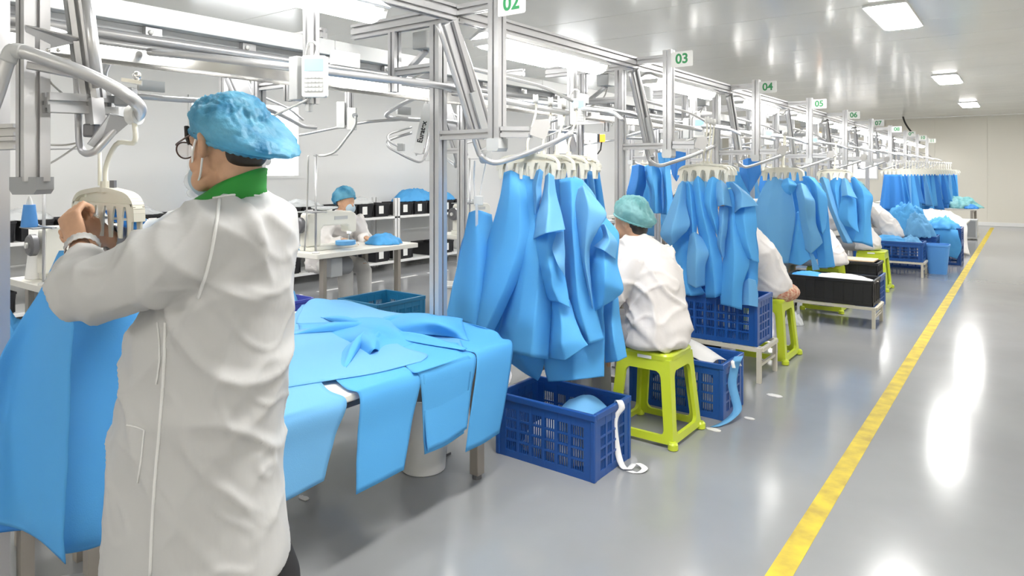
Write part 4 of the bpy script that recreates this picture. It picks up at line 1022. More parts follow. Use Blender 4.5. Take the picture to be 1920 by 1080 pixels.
# rear-side bundles across the main rail
OR4 = ['nearest', 'second', 'third', 'farthest']
REAR = ['two', 'three', 'four', 'five', 'six', 'seven']
for k in range(1, 7):
    Yc = 3.85 + PITCH * k + 0.9
    for j in range(4):
        hh = hanger(-4.22 + 0.02 * j, Yc + 0.11 * j, 1.49, OR4[j] + ' cream clip hanger of the rear bundle across from sign %s' % NW[k + 1], 'rear hangers across from sign %s' % NW[k + 1], hz=1.79) if j == 0 else copy_tree(hh, (0.02, 0.11, 0), OR4[j] + ' cream clip hanger of the rear bundle across from sign %s' % NW[k + 1])
        gown_hang(-4.22 + 0.02 * j, Yc + 0.11 * j, 1.43, 0.62 + 0.1 * math.sin(j * 2 + k), 0.33, 0.62, ['cloth_blue', 'cloth_deep', 'cloth_blue', 'cloth_sky'][(j + k) % 4], OR4[j] + ' blue gown piece of the rear bundle across from sign %s' % NW[k + 1], k * 9 + j, 'rear gown pieces across from sign %s' % NW[k + 1])
# raised blue pieces seen past the nearest seated worker, hung on the rear line
pieces(9, 6.9, 1040, 120, 3.857, [
    ('deep blue piece hung high just behind the nearest seated worker', 'cloth_deep', [[(560, 735, .0), (610, 725, -.05), (650, 740, .0)], [(548, 830, .0), (600, 850, -.10), (660, 870, -.02)], [(520, 930, .0), (580, 950, -.10), (640, 950, .0)], [(505, 1060, .0), (560, 1080, -.08), (620, 1080, .0)]]),
    ('blue folded piece hung high behind the teal cap', 'cloth_blue', [[(650, 735, .02), (700, 725, -.04), (745, 735, .02)], [(655, 830, .0), (710, 840, -.12), (770, 800, .0)], [(690, 920, .0), (720, 930, -.12), (770, 900, .0)], [(680, 1060, .0), (730, 1080, -.08), (780, 1080, .0)]]),
    ('tall narrow blue piece hung high left of station three hangers', 'cloth_blue', [[(745, 640, .06), (790, 635, .0), (830, 650, .06)], [(760, 800, .06), (800, 800, -.06), (840, 800, .06)], [(770, 950, .06), (810, 960, -.06), (850, 950, .06)], [(760, 1080, .06), (810, 1090, -.04), (860, 1080, .06)]]),
    ('small deep blue piece hung behind the station three hangers', 'cloth_deep', [[(830, 650, .3), (880, 630, .25), (950, 640, .3)], [(835, 740, .3), (880, 740, .2), (940, 740, .3)], [(845, 790, .3), (880, 850, .22), (905, 800, .3)]]),
], 'rear')
pieces(10, 10.5, 1380, 150, 3.55, [
    ('small deep blue piece hung high left of the station four bundle', 'cloth_deep', [[(30, 540, .0), (80, 520, -.1), (160, 530, .0)], [(25, 620, .0), (80, 620, -.15), (165, 620, .0)], [(60, 700, .0), (90, 750, -.1), (130, 690, .0)]]),
], 'rear')
# ------------------------------------------------------------------ people
def hand(mb, W, d, n, side, curl=(60, 70, 50), spread=0.0):
    """closed or relaxed hand: W wrist, d wrist->knuckles, n back of the hand, side +1: thumb on d x n side"""
    d = d.normalized(); n = (n - d * n.dot(d)).normalized(); t = d.cross(n).normalized() * side
    rings = []
    for q, wv, hv in ((-0.02, 0.024, 0.019), (0.01, 0.028, 0.018), (0.045, 0.038, 0.016), (0.075, 0.040, 0.014), (0.088, 0.036, 0.011)):
        rings.append([W + d * q + t * (wv * math.cos(a)) + n * (hv * math.sin(a)) for a in [2 * math.pi * k / 14 for k in range(14)]])
    mb.loft(rings)
    for k, (o, L) in enumerate(((0.030, 0.92), (0.010, 1.0), (-0.010, 0.95), (-0.029, 0.78))):
        p = W + d * 0.080 + t * o; v = d.copy(); pts = [p - d * 0.02, p]; ang = 0
        for seg, c in zip((0.044, 0.028, 0.022), curl):
            ang += math.radians(c - 6 * k * 0.3); v = d * math.cos(ang) - n * math.sin(ang) + t * (spread * (1.5 - k) * 0.1)
            p = p + v.normalized() * (seg * L); pts.append(p)
        mb.tube(pts, [0.0095, 0.0095, 0.009, 0.0082, 0.0062], 10)
    p = W + d * 0.022 + t * 0.024; v1 = (d * 0.75 + t * 0.5 - n * 0.45).normalized(); v2 = (d * 0.85 - t * 0.15 - n * 0.6).normalized()
    mb.tube([p, p + v1 * 0.038, p + v1 * 0.038 + v2 * 0.03, p + v1 * 0.038 + v2 * 0.052], [0.015, 0.012, 0.0105, 0.0075], 10)
def cap_dome(parent, hc, f, l, u, m, seed=0, back=0.7, k=1.0, slope=0.475, top=0.118, rf=0.114, rl=0.094, n=110, mm=34, bulge=0.14):
    """gathered bouffant cap: elastic rim round the head, puffed crown falling to the back"""
    nrm = (u - f * slope).normalized(); fr = (f + u * slope).normalized()
    rings = []; rim = []
    for i in range(mm + 1):
        t_ = i / mm; rg = []
        prof = (math.cos(t_ * math.pi / 2) ** 0.62) * (1 + bulge * math.sin(min(1, t_ * 1.8) * math.pi))
        hgt = top * math.sin(t_ * math.pi / 2) ** 0.9
        for j in range(n):
            a = 2 * math.pi * j / n; ca, sa = math.cos(a), math.sin(a)
            bk = max(0.0, -ca) ** 1.5
            rr = math.cos(t_ * math.pi / 2); q = Vector((ca * 1.9 * rr + seed * 3.3, sa * 1.9 * rr, t_ * 2.0 + seed))
            pl = 0.030 * math.sin(40 * a + 5 * noise.noise(q * 1.3)) * max(0.0, 1 - t_ * 1.15) * (0.55 + 0.6 * noise.noise(q * 2.1 + Vector((4, 4, 4))))
            cr_ = 0.06 * noise.noise(q * 1.7) + 0.09 * (0.5 - abs(noise.noise(q * 3.3))) + 0.05 * (0.5 - abs(noise.noise(q * 6.1))) + 0.022 * noise.noise(q * 8) * min(1, rr * 3)
            mult = prof * (1 + back * bk * math.sin(min(1.0, t_ * 1.5 + 0.02) * math.pi) ** 0.8) * (1 + (pl + cr_) * min(1, 0.25 + t_ * 4))
            rg.append(hc + (fr * (rf * ca) + l * (rl * sa)) * (mult * k) + nrm * ((hgt * (1 + cr_ * 1.2) - 0.035 * bk * math.sin(t_ * math.pi)) * k))
        rings.append(rg)
        if i == 0: rim = rg
    MB().loft(rings, cap=False).build('bouffant_cap', m, parent, smooth=True)
    MB().tube(rim + [rim[0]], [0.0055 + 0.0016 * math.sin(k_ * 2.2) for k_ in range(n + 1)], 8).build('cap_elastic', m, parent, smooth=True)

# ---- the standing worker
PB = at(440, 700, 1.66); PB.z = 0
t = thing('person', 'standing worker in white coat and blue bouffant cap reaching for a hanger', 'person', PB)
Fh = (-RGT * 0.88 + FWD * 0.46 - UP * 0.12).normalized(); Lh = UP.cross(Fh).normalized(); Uh = Fh.cross(Lh).normalized()
HC = at(428, 268, 1.66)
HM = Matrix((Fh, Lh, Uh)).transposed()
def hl(a, b_, c): return HC + Fh * a + Lh * b_ + Uh * c
body = MB()
body.ball(hl(-0.005, 0, 0.012), (0.097, 0.076, 0.103), 24, 16, HM)
body.ball(hl(0.035, 0, -0.05), (0.062, 0.060, 0.078), 20, 14, HM)
body.ball(hl(0.062, 0, -0.108), (0.026, 0.03, 0.022), 12, 8, HM)
for s_ in (-1, 1):
    body.ball(hl(0.058, 0.036 * s_, -0.045), (0.03, 0.026, 0.03), 12, 8, HM)
    body.ball(hl(0.05, 0.045 * s_, -0.085), (0.03, 0.02, 0.028), 12, 8, HM)
    body.ball(hl(0.078, 0.028 * s_, 0.018), (0.022, 0.026, 0.010), 12, 8, HM)      # brow
    body.tube([hl(-0.004, 0.074 * s_, 0.012), hl(-0.018, 0.090 * s_, 0.012), hl(-0.028, 0.096 * s_, -0.004), hl(-0.020, 0.090 * s_, -0.022), hl(-0.006, 0.079 * s_, -0.036)], [0.009, 0.010, 0.010, 0.010, 0.009], 8)
    body.ball(hl(-0.010, 0.076 * s_, -0.008), (0.014, 0.008, 0.022), 10, 8, HM)
body.tube([hl(0.088, 0, 0.008), hl(0.108, 0, -0.028), hl(0.098, 0, -0.040)], [0.009, 0.014, 0.010], 10)
body.ball(hl(0.086, 0, -0.072), (0.012, 0.024, 0.010), 12, 6, HM)
nb = at(452, 372, 1.67)
body.tube([hl(-0.025, 0, -0.03), hl(-0.030, 0, -0.08), nb.lerp(hl(-0.03, 0, -0.08), 0.35), nb - UP * 0.04], [0.054, 0.052, 0.051, 0.055], 20)
# trunk, arms and legs under the clothes
def ringE(c, a, b_, n=28, ax=RGT, ay=FWD, tilt=0.0):
    return [c + ax * (a * math.cos(2 * math.pi * k / n)) + ay * (b_ * math.sin(2 * math.pi * k / n)) + UP * (tilt * math.cos(2 * math.pi * k / n)) for k in range(n)]
body.loft([ringE(at(450, 385, 1.70), 0.05, 0.06), ringE(at(450, 430, 1.70), 0.07, 0.11), ringE(at(440, 520, 1.70), 0.08, 0.10), ringE(at(405, 640, 1.70), 0.10, 0.10), ringE(at(395, 760, 1.70), 0.11, 0.11), ringE(at(395, 830, 1.70), 0.10, 0.10)])
LW = at(150, 462, 1.70); RW = at(214, 452, 1.83)
body.tube([at(450, 440, 1.64), at(300, 512, 1.50), at(172, 540, 1.49), at(156, 500, 1.60), LW], [0.05, 0.045, 0.042, 0.034, 0.024], 12)
body.tube([at(420, 430, 1.79), at(320, 462, 1.86), at(260, 466, 1.88), RW], [0.05, 0.042, 0.036, 0.024], 12)
for du, dd in ((-45, -0.04), (28, 0.06)):
    body.tube([at(400 + du, 800, 1.70 + dd), at(430 + du, 1080, 1.70 + dd), at(442 + du, 1330, 1.70 + dd)], [0.07, 0.055, 0.042], 12)
hand(body, LW, UP * 0.93 - RGT * 0.38 + FWD * 0.05, -FWD * 0.9 - RGT * 0.40 + UP * 0.1, -1, curl=(58, 82, 60))
hand(body, RW, -RGT * 0.80 + UP * 0.55 - FWD * 0.1, FWD * 0.75 + UP * 0.35 + RGT * 0.2, 1, curl=(42, 60, 50))
me = remeshed(body, 0.0042, 5)
shell(me, 'body', 'skin', t)
# hair showing under the cap
hb = MB(); hb.ball(hl(-0.014, 0, 0.020), (0.089, 0.0775, 0.088), 28, 18, HM); hb.ball(hl(-0.060, 0, -0.030), (0.040, 0.058, 0.045), 20, 12, HM)
hm = remeshed(hb, 0.006, 3); shell(hm, 'hair', 'hair', t)
MB().tube([hl(0.058, 0.067, 0.045), hl(0.054, 0.072, 0.020), hl(0.046, 0.074, 0.0)], [0.006, 0.005, 0.003], 8).build('sideburn', 'hair', t, smooth=True)
# coat
coat = MB()
TR = [(366, 436, 50, .075), (380, 444, 78, .125), (398, 450, 92, .165), (440, 452, 94, .185), (500, 442, 101, .185), (560, 422, 124, .185), (610, 398, 147, .185), (700, 393, 149, .18), (800, 376, 154, .185), (900, 373, 160, .19), (1000, 376, 166, .195), (1060, 378, 168, .20), (1105, 378, 168, .20)]
coat.loft([ringE(at(u, v_, 1.67), a / FPX * 1.62, b_, 40, tilt=0.0 if v_ < 900 else 0.055 * (v_ - 900) / 200.0) for v_, u, a, b_ in TR])
coat.tube(cr([at(452, 428, 1.60), at(360, 468, 1.52), at(262, 515, 1.48), at(190, 543, 1.49), at(158, 534, 1.535), at(152, 505, 1.60), at(156, 478, 1.665)], 26), [0.088 + (0.046 - 0.088) * (k / 25) ** 1.3 + 0.012 * math.exp(-((k - 16) / 4.0) ** 2) for k in range(26)], 20)
coat.tube(cr([at(430, 428, 1.76), at(330, 452, 1.86), at(265, 456, 1.88), at(226, 453, 1.845)], 18), [0.088 - 0.040 * (k / 17) for k in range(18)], 18)
me = remeshed(coat, 0.0075, 10)
def crease(x, y, z):                # sharp-edged folds: ridges along the zero lines of a noise field
    return max(0.0, 1 - abs(noise.noise(Vector((x, y, z)))) * 5.0) ** 1.5
def wr(p, n_):
    r_ = p.dot(RGT); f_ = p.dot(FWD); z = p.z
    w1 = noise.noise(Vector((r_ * 3.2, f_ * 3.0, z * 2.4)))
    up_ = min(1.0, max(0.25, (z - 0.55) / 0.3))
    c1 = crease(r_ * 3.2 + 1.3, f_ * 3.2, z * 4.6 + r_ * 4.2)
    c2 = crease(r_ * 5.5, f_ * 5.0 + 7, z * 5.0 - r_ * 5.5)
    c3 = crease(r_ * 8.0 + 4, f_ * 8, z * 9 + r_ * 6)
    return 0.013 * w1 + up_ * (0.012 * c1 + 0.007 * c2) + 0.0035 * c3
displace(me, wr)
bv = BVHTree.FromPolygons([v_.co.copy() for v_ in me.vertices], [tuple(p.vertices) for p in me.polygons])
ct = shell(me, 'coat', 'coat_white', t)
def on_coat(u, v_, off=0.002):
    r_ = ray(u, v_).normalized(); h = bv.ray_cast(CAMP, r_)
    return h[0] + h[1] * off if h[0] else at(u, v_, 1.48)
def seam(pts, r_=0.0045, name='seam', off=0.0012):
    P = cr([V(u, v_, 0) for u, v_ in pts], 46)
    MB().tube([on_coat(p.x, p.y, off) for p in P], (r_), 8).build(name, 'coat_seam', ct, smooth=True)
seam([(311, 604), (307, 700), (300, 800), (291, 900), (285, 1000), (282, 1078)], 0.0036)
seam([(296, 604), (300, 660), (294, 720)], 0.002)
seam([(412, 374), (404, 430), (392, 490), (372, 560)], 0.0036)
seam([(238, 797), (255, 800), (271, 806)], 0.002, 'pocket_edge')
seam([(271, 806), (266, 850), (259, 905)], 0.002, 'pocket_edge')
seam([(400, 372), (440, 366), (490, 368)], 0.0025, 'collar_edge')
# cuffs
def cuff(c, d, r_, name='cuff'):
    d = d.normalized(); x = d.orthogonal().normalized(); y = d.cross(x); rings = []
    for q, rr in ((-0.014, r_ * 1.05), (0.0, r_), (0.008, r_ * 0.95), (0.016, r_ * 1.08)):
        rings.append([c + d * q + (x * math.cos(a) + y * math.sin(a)) * (rr * (1 + 0.03 * math.sin(19 * a))) for a in [2 * math.pi * k / 56 for k in range(56)]])
    MB().loft(rings, cap=False).build(name, 'coat_white', ct, smooth=True, thick=0.002)
cuff(at(155, 468, 1.685), (LW - at(152, 505, 1.60)), 0.036)
cuff(at(219, 452, 1.84), (RW - at(260, 456, 1.88)), 0.038)
# green collar
gr = []
for v_, du, a, b_, tl in ((374, 434, 62, .085, .0), (360, 438, 54, .072, .010), (346, 444, 49, .066, .022), (336, 449, 46, .062, .028)):
    gr.append(ringE(at(du, v_, 1.652), a / FPX * 1.62 + 0.004, b_ + 0.008, 36, tilt=tl))
MB().loft(gr, cap=False).build('shirt_collar', 'green_shirt', t, smooth=True, thick=0.004)
# bouffant cap
cap_dome(t, hl(-0.016, 0, 0.002), Fh, Lh, Uh, 'cap_blue', 3, 0.58, 0.92, 0.52)
# mask, straps, glasses
mk = MB(); mk.ball(hl(0.070, 0, -0.078), (0.046, 0.058, 0.052), 22, 14, HM)
mm = remeshed(mk, 0.006, 3); mo = shell(mm, 'face_mask', 'mask_blue', t)
MB().ball(hl(0.118, 0.012, -0.080), (0.020, 0.026, 0.026), 14, 10, HM).build('mask_valve', 'clear_plastic', mo, smooth=True)
MB().ball(hl(0.124, 0.012, -0.108), (0.012, 0.018, 0.014), 12, 8, HM).build('mask_valve', 'clear_plastic', mo, smooth=True)
MB().tube(cr([hl(0.062, 0.056, -0.045), hl(0.035, 0.072, -0.015), hl(0.0, 0.083, 0.020), hl(-0.02, 0.088, 0.034)], 14), 0.003, 6).build('ear_strap', 'elastic_white', mo, smooth=True)
MB().tube(cr([hl(0.052, 0.056, -0.095), hl(0.025, 0.066, -0.075), hl(-0.008, 0.083, -0.04)], 12), 0.0026, 6).build('ear_strap', 'elastic_white', mo, smooth=True)
gl = MB().tube(cr([hl(-0.01, 0.084, 0.024), hl(0.04, 0.080, 0.018), hl(0.098, 0.066, 0.010), hl(0.110, 0.060, 0.008)], 14), 0.0022, 6).build('glasses_temple', 'brown_frame', t, smooth=True)
for s_ in (-1, 1):
    c = hl(0.114, 0.036 * s_, -0.004)
    ringp = [c + Lh * (0.026 * math.cos(a)) + Uh * (0.020 * math.sin(a)) - Fh * (0.006 * abs(math.cos(a))) for a in [2 * math.pi * k / 24 for k in range(25)]]
    g = MB().tube(ringp, 0.0020, 6).build('glasses_rim', 'brown_frame', t, smooth=True)
    MB().loft([[c + (p - c) * 0.96 - Fh * 0.0008 for p in ringp[:-1]], [c + (p - c) * 0.96 + Fh * 0.0008 for p in ringp[:-1]]]).build('lens', 'lens', g)
# trousers and shoes
tb = MB()
for du, dd in ((-55, -0.04), (42, 0.05)):
    tb.tube([at(390 + du, 820, 1.70 + dd), at(430 + du, 1000, 1.70 + dd), at(466 + du, 1080, 1.70 + dd), at(480 + du, 1250, 1.70 + dd), at(478 + du, 1340, 1.70 + dd)], [0.085, 0.078, 0.074, 0.066, 0.06], 16)
tm = remeshed(tb, 0.012, 5); shell(tm, 'trousers', 'black_cloth', t)
for du, dd in ((-55, -0.04), (42, 0.05)):
    p = at(478 + du, 1340, 1.70 + dd); p.z = 0
    f2 = V(Fh.x, Fh.y, 0).normalized(); sd = UP.cross(f2)
    MB().loft([[p + f2 * q + sd * (w_ * math.cos(a)) + UP * (max(0.0, h_ * (0.5 + 0.5 * math.sin(a)))) for a in [2 * math.pi * k / 16 for k in range(16)]] for q, w_, h_ in ((-0.07, 0.02, 0.05), (-0.055, 0.034, 0.085), (0.0, 0.038, 0.09), (0.08, 0.043, 0.06), (0.14, 0.04, 0.045), (0.17, 0.02, 0.03))]).build('shoe', 'black_cloth', t, smooth=True)

# ---- seated workers, built facing -X then turned
def seated(x, y, label, rz=0.0, coatm='coat_far', capm='cap_teal', trous='grey_cloth', lean=0.0, seed=0, vox=0.012, seat=0.475, hand_to=0.42, skirt=False):
    t = thing('person', label, 'person', (x, y, 0))
    B = V(x, y, seat - 0.475)
    def L(a, b_, c): return B + V(-a, -b_, c)              # a forward, b to the left hand, c up
    hc = L(0.135 + lean, 0, 1.15)
    b = MB()
    b.ball(hc, (0.092, 0.072, 0.10), 16, 12); b.ball(hc + V(-0.035, 0, -0.055), (0.06, 0.056, 0.068), 14, 10)
    b.tube([hc + V(-0.08, 0, -0.015), hc + V(-0.103, 0, -0.05), hc + V(-0.085, 0, -0.06)], [0.01, 0.014, 0.01], 8)
    for s_ in (-1, 1):
        b.ball(hc + V(0.008, 0.075 * s_, -0.02), (0.016, 0.008, 0.028), 8, 6)
    b.tube([hc + V(0.02, 0, -0.06), L(0.09 + lean, 0, 1.05), L(0.07 + lean, 0, 0.98)], [0.052, 0.052, 0.07], 12)
    b.loft([[L(cx + lean * f, 0, z) + V(a * math.cos(q), w_ * math.sin(q), 0) for q in [2 * math.pi * k / 18 for k in range(18)]] for z, cx, a, w_, f in ((0.49, 0.0, 0.11, 0.15, 0), (0.6, 0, 0.11, 0.14, 0.1), (0.8, 0.01, 0.10, 0.15, 0.5), (0.95, 0.05, 0.08, 0.16, 0.9), (1.0, 0.07, 0.06, 0.08, 1))])
    for s_ in (-1, 1):
        w = L(hand_to, 0.13 * s_, 0.80)
        b.tube([L(0.06 + lean, 0.17 * s_, 0.94), L(0.13 + lean, 0.22 * s_, 0.73), w], [0.045, 0.04, 0.024], 10)
        hand(b, w, V(-1, 0.15 * s_, -0.12), V(0, 0, 1), -s_, curl=(18, 25, 18))
        b.tube([L(0.0, 0.09 * s_, 0.54), L(0.38, 0.11 * s_, 0.53), L(0.40, 0.11 * s_, 0.08 + 0.475 - seat)], [0.08, 0.06, 0.04], 10)
    shell(remeshed(b, 0.0065, 4), 'body', 'skin', t)
    c = MB()
    c.loft([[L(cx + lean * f, 0, z) + V(a * math.cos(q), w_ * math.sin(q), 0) for q in [2 * math.pi * k / 28 for k in range(28)]] for z, cx, a, w_, f in (
        (0.478, 0.0, 0.155, 0.185, 0), (0.50, 0.0, 0.178, 0.205, 0), (0.58, -0.008, 0.172, 0.205, 0.05), (0.70, 0.0, 0.155, 0.20, 0.25), (0.82, 0.012, 0.148, 0.21, 0.5), (0.92, 0.04, 0.132, 0.208, 0.8), (0.99, 0.068, 0.108, 0.18, 0.95), (1.04, 0.088, 0.078, 0.11, 1), (1.065, 0.10, 0.062, 0.07, 1))])
    for s_ in (-1, 1):
        c.tube(cr([L(0.05 + lean, 0.16 * s_, 0.96), L(0.10 + lean, 0.225 * s_, 0.82), L(0.15 + lean, 0.235 * s_, 0.72), L(0.28, 0.19 * s_, 0.755), L(hand_to - 0.02, 0.135 * s_, 0.80)], 18), [0.085 - 0.045 * k / 17 for k in range(18)], 14)
    me = remeshed(c, vox, 5)
    def wr2(p, n_):
        q = p + V(seed * 3.3, seed, 0)
        return 0.010 * noise.noise(q * 5) + 0.016 * crease(q.x * 4, q.y * 3.5, q.z * 6 + q.x * 5) + 0.009 * crease(q.x * 6 + 3, q.y * 6, q.z * 7 - q.x * 6)
    displace(me, wr2)
    shell(me, 'coat', coatm, t)
    tb = MB()
    for s_ in (-1, 1):
        tb.tube([L(-0.02, 0.09 * s_, 0.545), L(0.36, 0.11 * s_, 0.535), L(0.405, 0.11 * s_, 0.50), L(0.415, 0.11 * s_, 0.30), L(0.40, 0.11 * s_, 0.10 + 0.475 - seat)], [0.098, 0.078, 0.075, 0.066, 0.058], 12)
    shell(remeshed(tb, 0.014, 4), 'trousers', trous, t)
    for s_ in (-1, 1):
        p = L(0.40, 0.11 * s_, 0); p.z = 0
        MB().loft([[p + V(-q, w_ * math.cos(a), max(0, h_ * (0.5 + 0.5 * math.sin(a)))) for a in [2 * math.pi * k / 12 for k in range(12)]] for q, w_, h_ in ((-0.07, 0.02, 0.06), (-0.05, 0.034, 0.085), (0.0, 0.038, 0.09), (0.09, 0.043, 0.055), (0.16, 0.02, 0.03))]).build('shoe', 'black_cloth', t, smooth=True)
    hh = MB(); hh.ball(hc + V(0.015, 0, 0.01), (0.088, 0.0755, 0.092), 16, 12); hh.ball(hc + V(0.055, 0, -0.05), (0.045, 0.06, 0.045), 12, 8)
    shell(remeshed(hh, 0.008, 2), 'hair', 'hair', t)
    cap_dome(t, hc + V(0.012, 0, 0.0), V(-1, 0, 0), V(0, -1, 0), V(0, 0, 1), capm, seed + 1, 0.10, 1.0, 0.34, 0.128, 0.110, 0.092, 80, 24, 0.09)
    mk = MB().ball(hc + V(-0.07, 0, -0.07), (0.042, 0.05, 0.05), 14, 10)
    mk.build('face_mask', 'mask_blue', t, smooth=True)
    if skirt:
        MB().ball(L(-0.10, -0.02, 0.50), (0.13, 0.17, 0.075), 20, 12).build('print_skirt', 'print_cloth', t, smooth=True)
    if rz: t.rotation_euler = (0, 0, rz)
    return t
seated(-1.625, 3.47, 'nearest seated worker in white coat and teal cap, back to the aisle', lean=0.02, seed=1, vox=0.010)
seated(-1.60, 5.40, 'seated worker at station three half hidden by blue pieces, patterned skirt', seed=2, skirt=True, lean=0.16)
seated(-1.62, 7.50, 'seated worker behind the station four pieces, white sleeve showing', seed=3, lean=0.24)
seated(-1.58, 9.28, 'seated worker behind the station five pieces, white back showing', seed=4, lean=0.28)
seated(-1.58, 11.15, 'seated worker leaning forward beside the blue heap past station five', seed=5, lean=0.30)
seated(-5.36, 4.16, 'worker sitting behind the rear sewing machine, blue cap and pale trousers', rz=math.pi, capm='cap_blue', trous='white_trouser', seed=6, lean=0.14)
# ------------------------------------------------------------------ station one, beside the standing worker
t = thing('station_frame', 'aluminium lift frame with curved rail at the upper left edge', 'conveyor frame', (-2.36, 0.67, 0))
MB().slot((-2.372, 0.67, 0.0), (-2.372, 0.67, ZB0 - 0.001), 0.062, 0.062, up=(0, 1, 0)).build('post', 'alu', t)
MB().slot((-3.0, 0.67, 2.195), (-2.259, 0.67, 2.195), 0.042, 0.08).build('cross_beam', 'alu', t)
MB().slot((-2.213, 0.67, 2.2), (-2.012, 0.67, 2.2), 0.042, 0.05).build('sign_arm', 'alu', t)
hp = MB().slot(at(62, 340, 1.74), at(62, -20, 1.74), 0.058, 0.058, up=(0, 1, 0)).build('hanging_post', 'alu', t)
c = at(60, 348, 1.74)
MB().prism([(-0.034, -0.010), (-0.026, -0.022), (0.026, -0.022), (0.034, -0.010), (0.034, 0.022), (-0.034, 0.022)], c, RGT, UP, 0.066).build('end_cap', 'grey_plastic', hp)
for k in range(2):
    MB().slot(at(-30, 247 + 24 * k, 1.80), at(38, 244 + 24 * k, 1.78), 0.042, 0.032).build('side_arm', 'alu', t)
MB().slot(at(86, 192, 1.72), at(214, 198, 1.86), 0.045, 0.050).build('lower_arm', 'alu', t)
MB().box(at(219, 199, 1.87), (0.012, 0.07, 0.09), YAW).build('arm_plate', 'alu_tube', t)
b = MB(); b.add([at(48, 48, 1.70), at(147, 72, 1.76), at(138, 80, 1.78), at(48, 100, 1.72)], [(0, 1, 2, 3)])
b.build('bracket_plate', 'alu', t, thick=0.006)
b = MB(); b.add([at(48, 48, 1.70), at(147, 72, 1.76), at(120, 58, 1.86), at(60, 42, 1.80)], [(0, 1, 2, 3)])
b.build('bracket_flange', 'alu', t, thick=0.005)
for q in (90, 109): MB().ball(at(q, 94, 1.705), 0.005, 8, 6).build('bolt', 'alu_bright', t, smooth=True)
MB().bar(at(50, 122, 1.66), at(146, 141, 1.72), 0.03, 0.016).build('rail_support', 'alu', t)
p = [at(-20, 215, 1.62), at(-2, 165, 1.63), at(14, 115, 1.63), at(24, 96, 1.63), at(44, 97, 1.63), at(90, 112, 1.65), at(150, 134, 1.68), at(210, 162, 1.72), at(246, 185, 1.75), at(262, 202, 1.78), at(258, 216, 1.80), at(244, 219, 1.81)]
MB().tube(cr(p, 70), 0.0165, 14).build('curved_rail', 'alu_tube', t, smooth=True)
MB().tube(cr(p[2:5], 12), 0.0185, 14).build('rail_sleeve', 'grey_box', t, smooth=True)
a, c = at(150, -10, 1.78), at(176, 185, 1.80)
lt = MB().slot(a, c, 0.042, 0.042, up=FWD).build('lift_profile', 'alu', t)
MB().tube([at(161, -10, 1.75), at(183, 165, 1.77)], 0.012, 12).build('lift_tube', 'alu_tube', t, smooth=True)
MB().bar(at(128, -8, 1.80), at(148, 140, 1.82), 0.02, 0.02).build('lift_strip', 'grey_box', t)
p = [at(140, 90, 1.82), at(146, 180, 1.82), at(148, 245, 1.81), at(151, 275, 1.80), at(160, 287, 1.79), at(176, 285, 1.78), at(190, 272, 1.78), at(225, 232, 1.80)]
MB().tube(cr(p, 40), 0.0095, 10).build('foot_tube', 'alu_tube', t, smooth=True)
MB().bar(at(175, 185, 1.80), at(180, 235, 1.80), 0.05, 0.03).build('foot_block', 'alu', t)
b = MB(); b.add([at(206, 213, 1.77), at(249, 224, 1.80), at(184, 279, 1.79), at(164, 270, 1.76)], [(0, 1, 2, 3)])
b.build('foot_plate', 'alu_tube', t, thick=0.008)
MB().box(at(172, 245, 1.80), (0.03, 0.03, 0.035), YAW).build('foot_latch', 'dark_metal', t, bevel=0.004)
MB().box(at(236, 182, 1.83), (0.05, 0.03, 0.05), YAW).build('stop_body', 'grey_plastic', t, bevel=0.005)
MB().bar(at(228, 150, 1.82), at(266, 156, 1.84), 0.03, 0.01).build('stop_lever', 'alu_bright', t)
MB().ball(at(256, 142, 1.83), 0.012, 10, 8).build('stop_knob', 'alu_bright', t, smooth=True)
MB().tube(cr([at(86, 145, 1.75), at(100, 160, 1.76), at(118, 176, 1.8)], 10), 0.003, 6).build('wire', 'white_plastic', t)
MB().tube(cr([at(84, 271, 1.76), at(120, 272, 1.8), at(146, 268, 1.82)], 10), 0.003, 6).build('wire', 'cable_grey', t)
MB().tube(cr([at(84, 312, 1.76), at(115, 294, 1.8), at(146, 272, 1.82)], 10), 0.0025, 6).build('wire', 'cable_grey', t)

hk = at(252, 224, 1.80)
hg = hanger(-1.955, 0.80, 1.325, 'cream clip hanger held in the hands of the standing worker', hx=hk.x + 1.955, hy=hk.y - 0.80, hz=hk.z, nclip=7)
t = thing('hanger_rod', 'pale straight rod hanging from the lift above the held hanger', 'rod', at(187, 346, 1.86))
MB().tube([at(187, 286, 1.86), at(187, 348, 1.86)], 0.005, 8).build('rod', 'cream_plastic', t, smooth=True)
MB().box(at(212, 349, 1.80), (0.012, 0.012, 0.03), YAW).build('pin', 'dark_metal', t)
free('gown_piece', 'large blue gown piece hanging at the left edge in front of the worker', 'cloth_blue', [
    [(112, 470, 1.80), (120, 470, 1.78), (132, 475, 1.76), (150, 490, 1.78)],
    [(76, 545, 1.86), (94, 548, 1.83), (116, 550, 1.80), (140, 556, 1.74)],
    [(8, 655, 1.86), (45, 660, 1.87), (88, 665, 1.79), (136, 670, 1.72)],
    [(-40, 800, 1.84), (10, 810, 1.87), (66, 820, 1.80), (128, 830, 1.71)],
    [(-60, 930, 1.82), (0, 925, 1.87), (58, 960, 1.80), (122, 1000, 1.72)],
    [(-65, 985, 1.82), (0, 985, 1.87), (66, 1005, 1.81), (122, 1058, 1.74)]], 81, nu=28, nv=40)
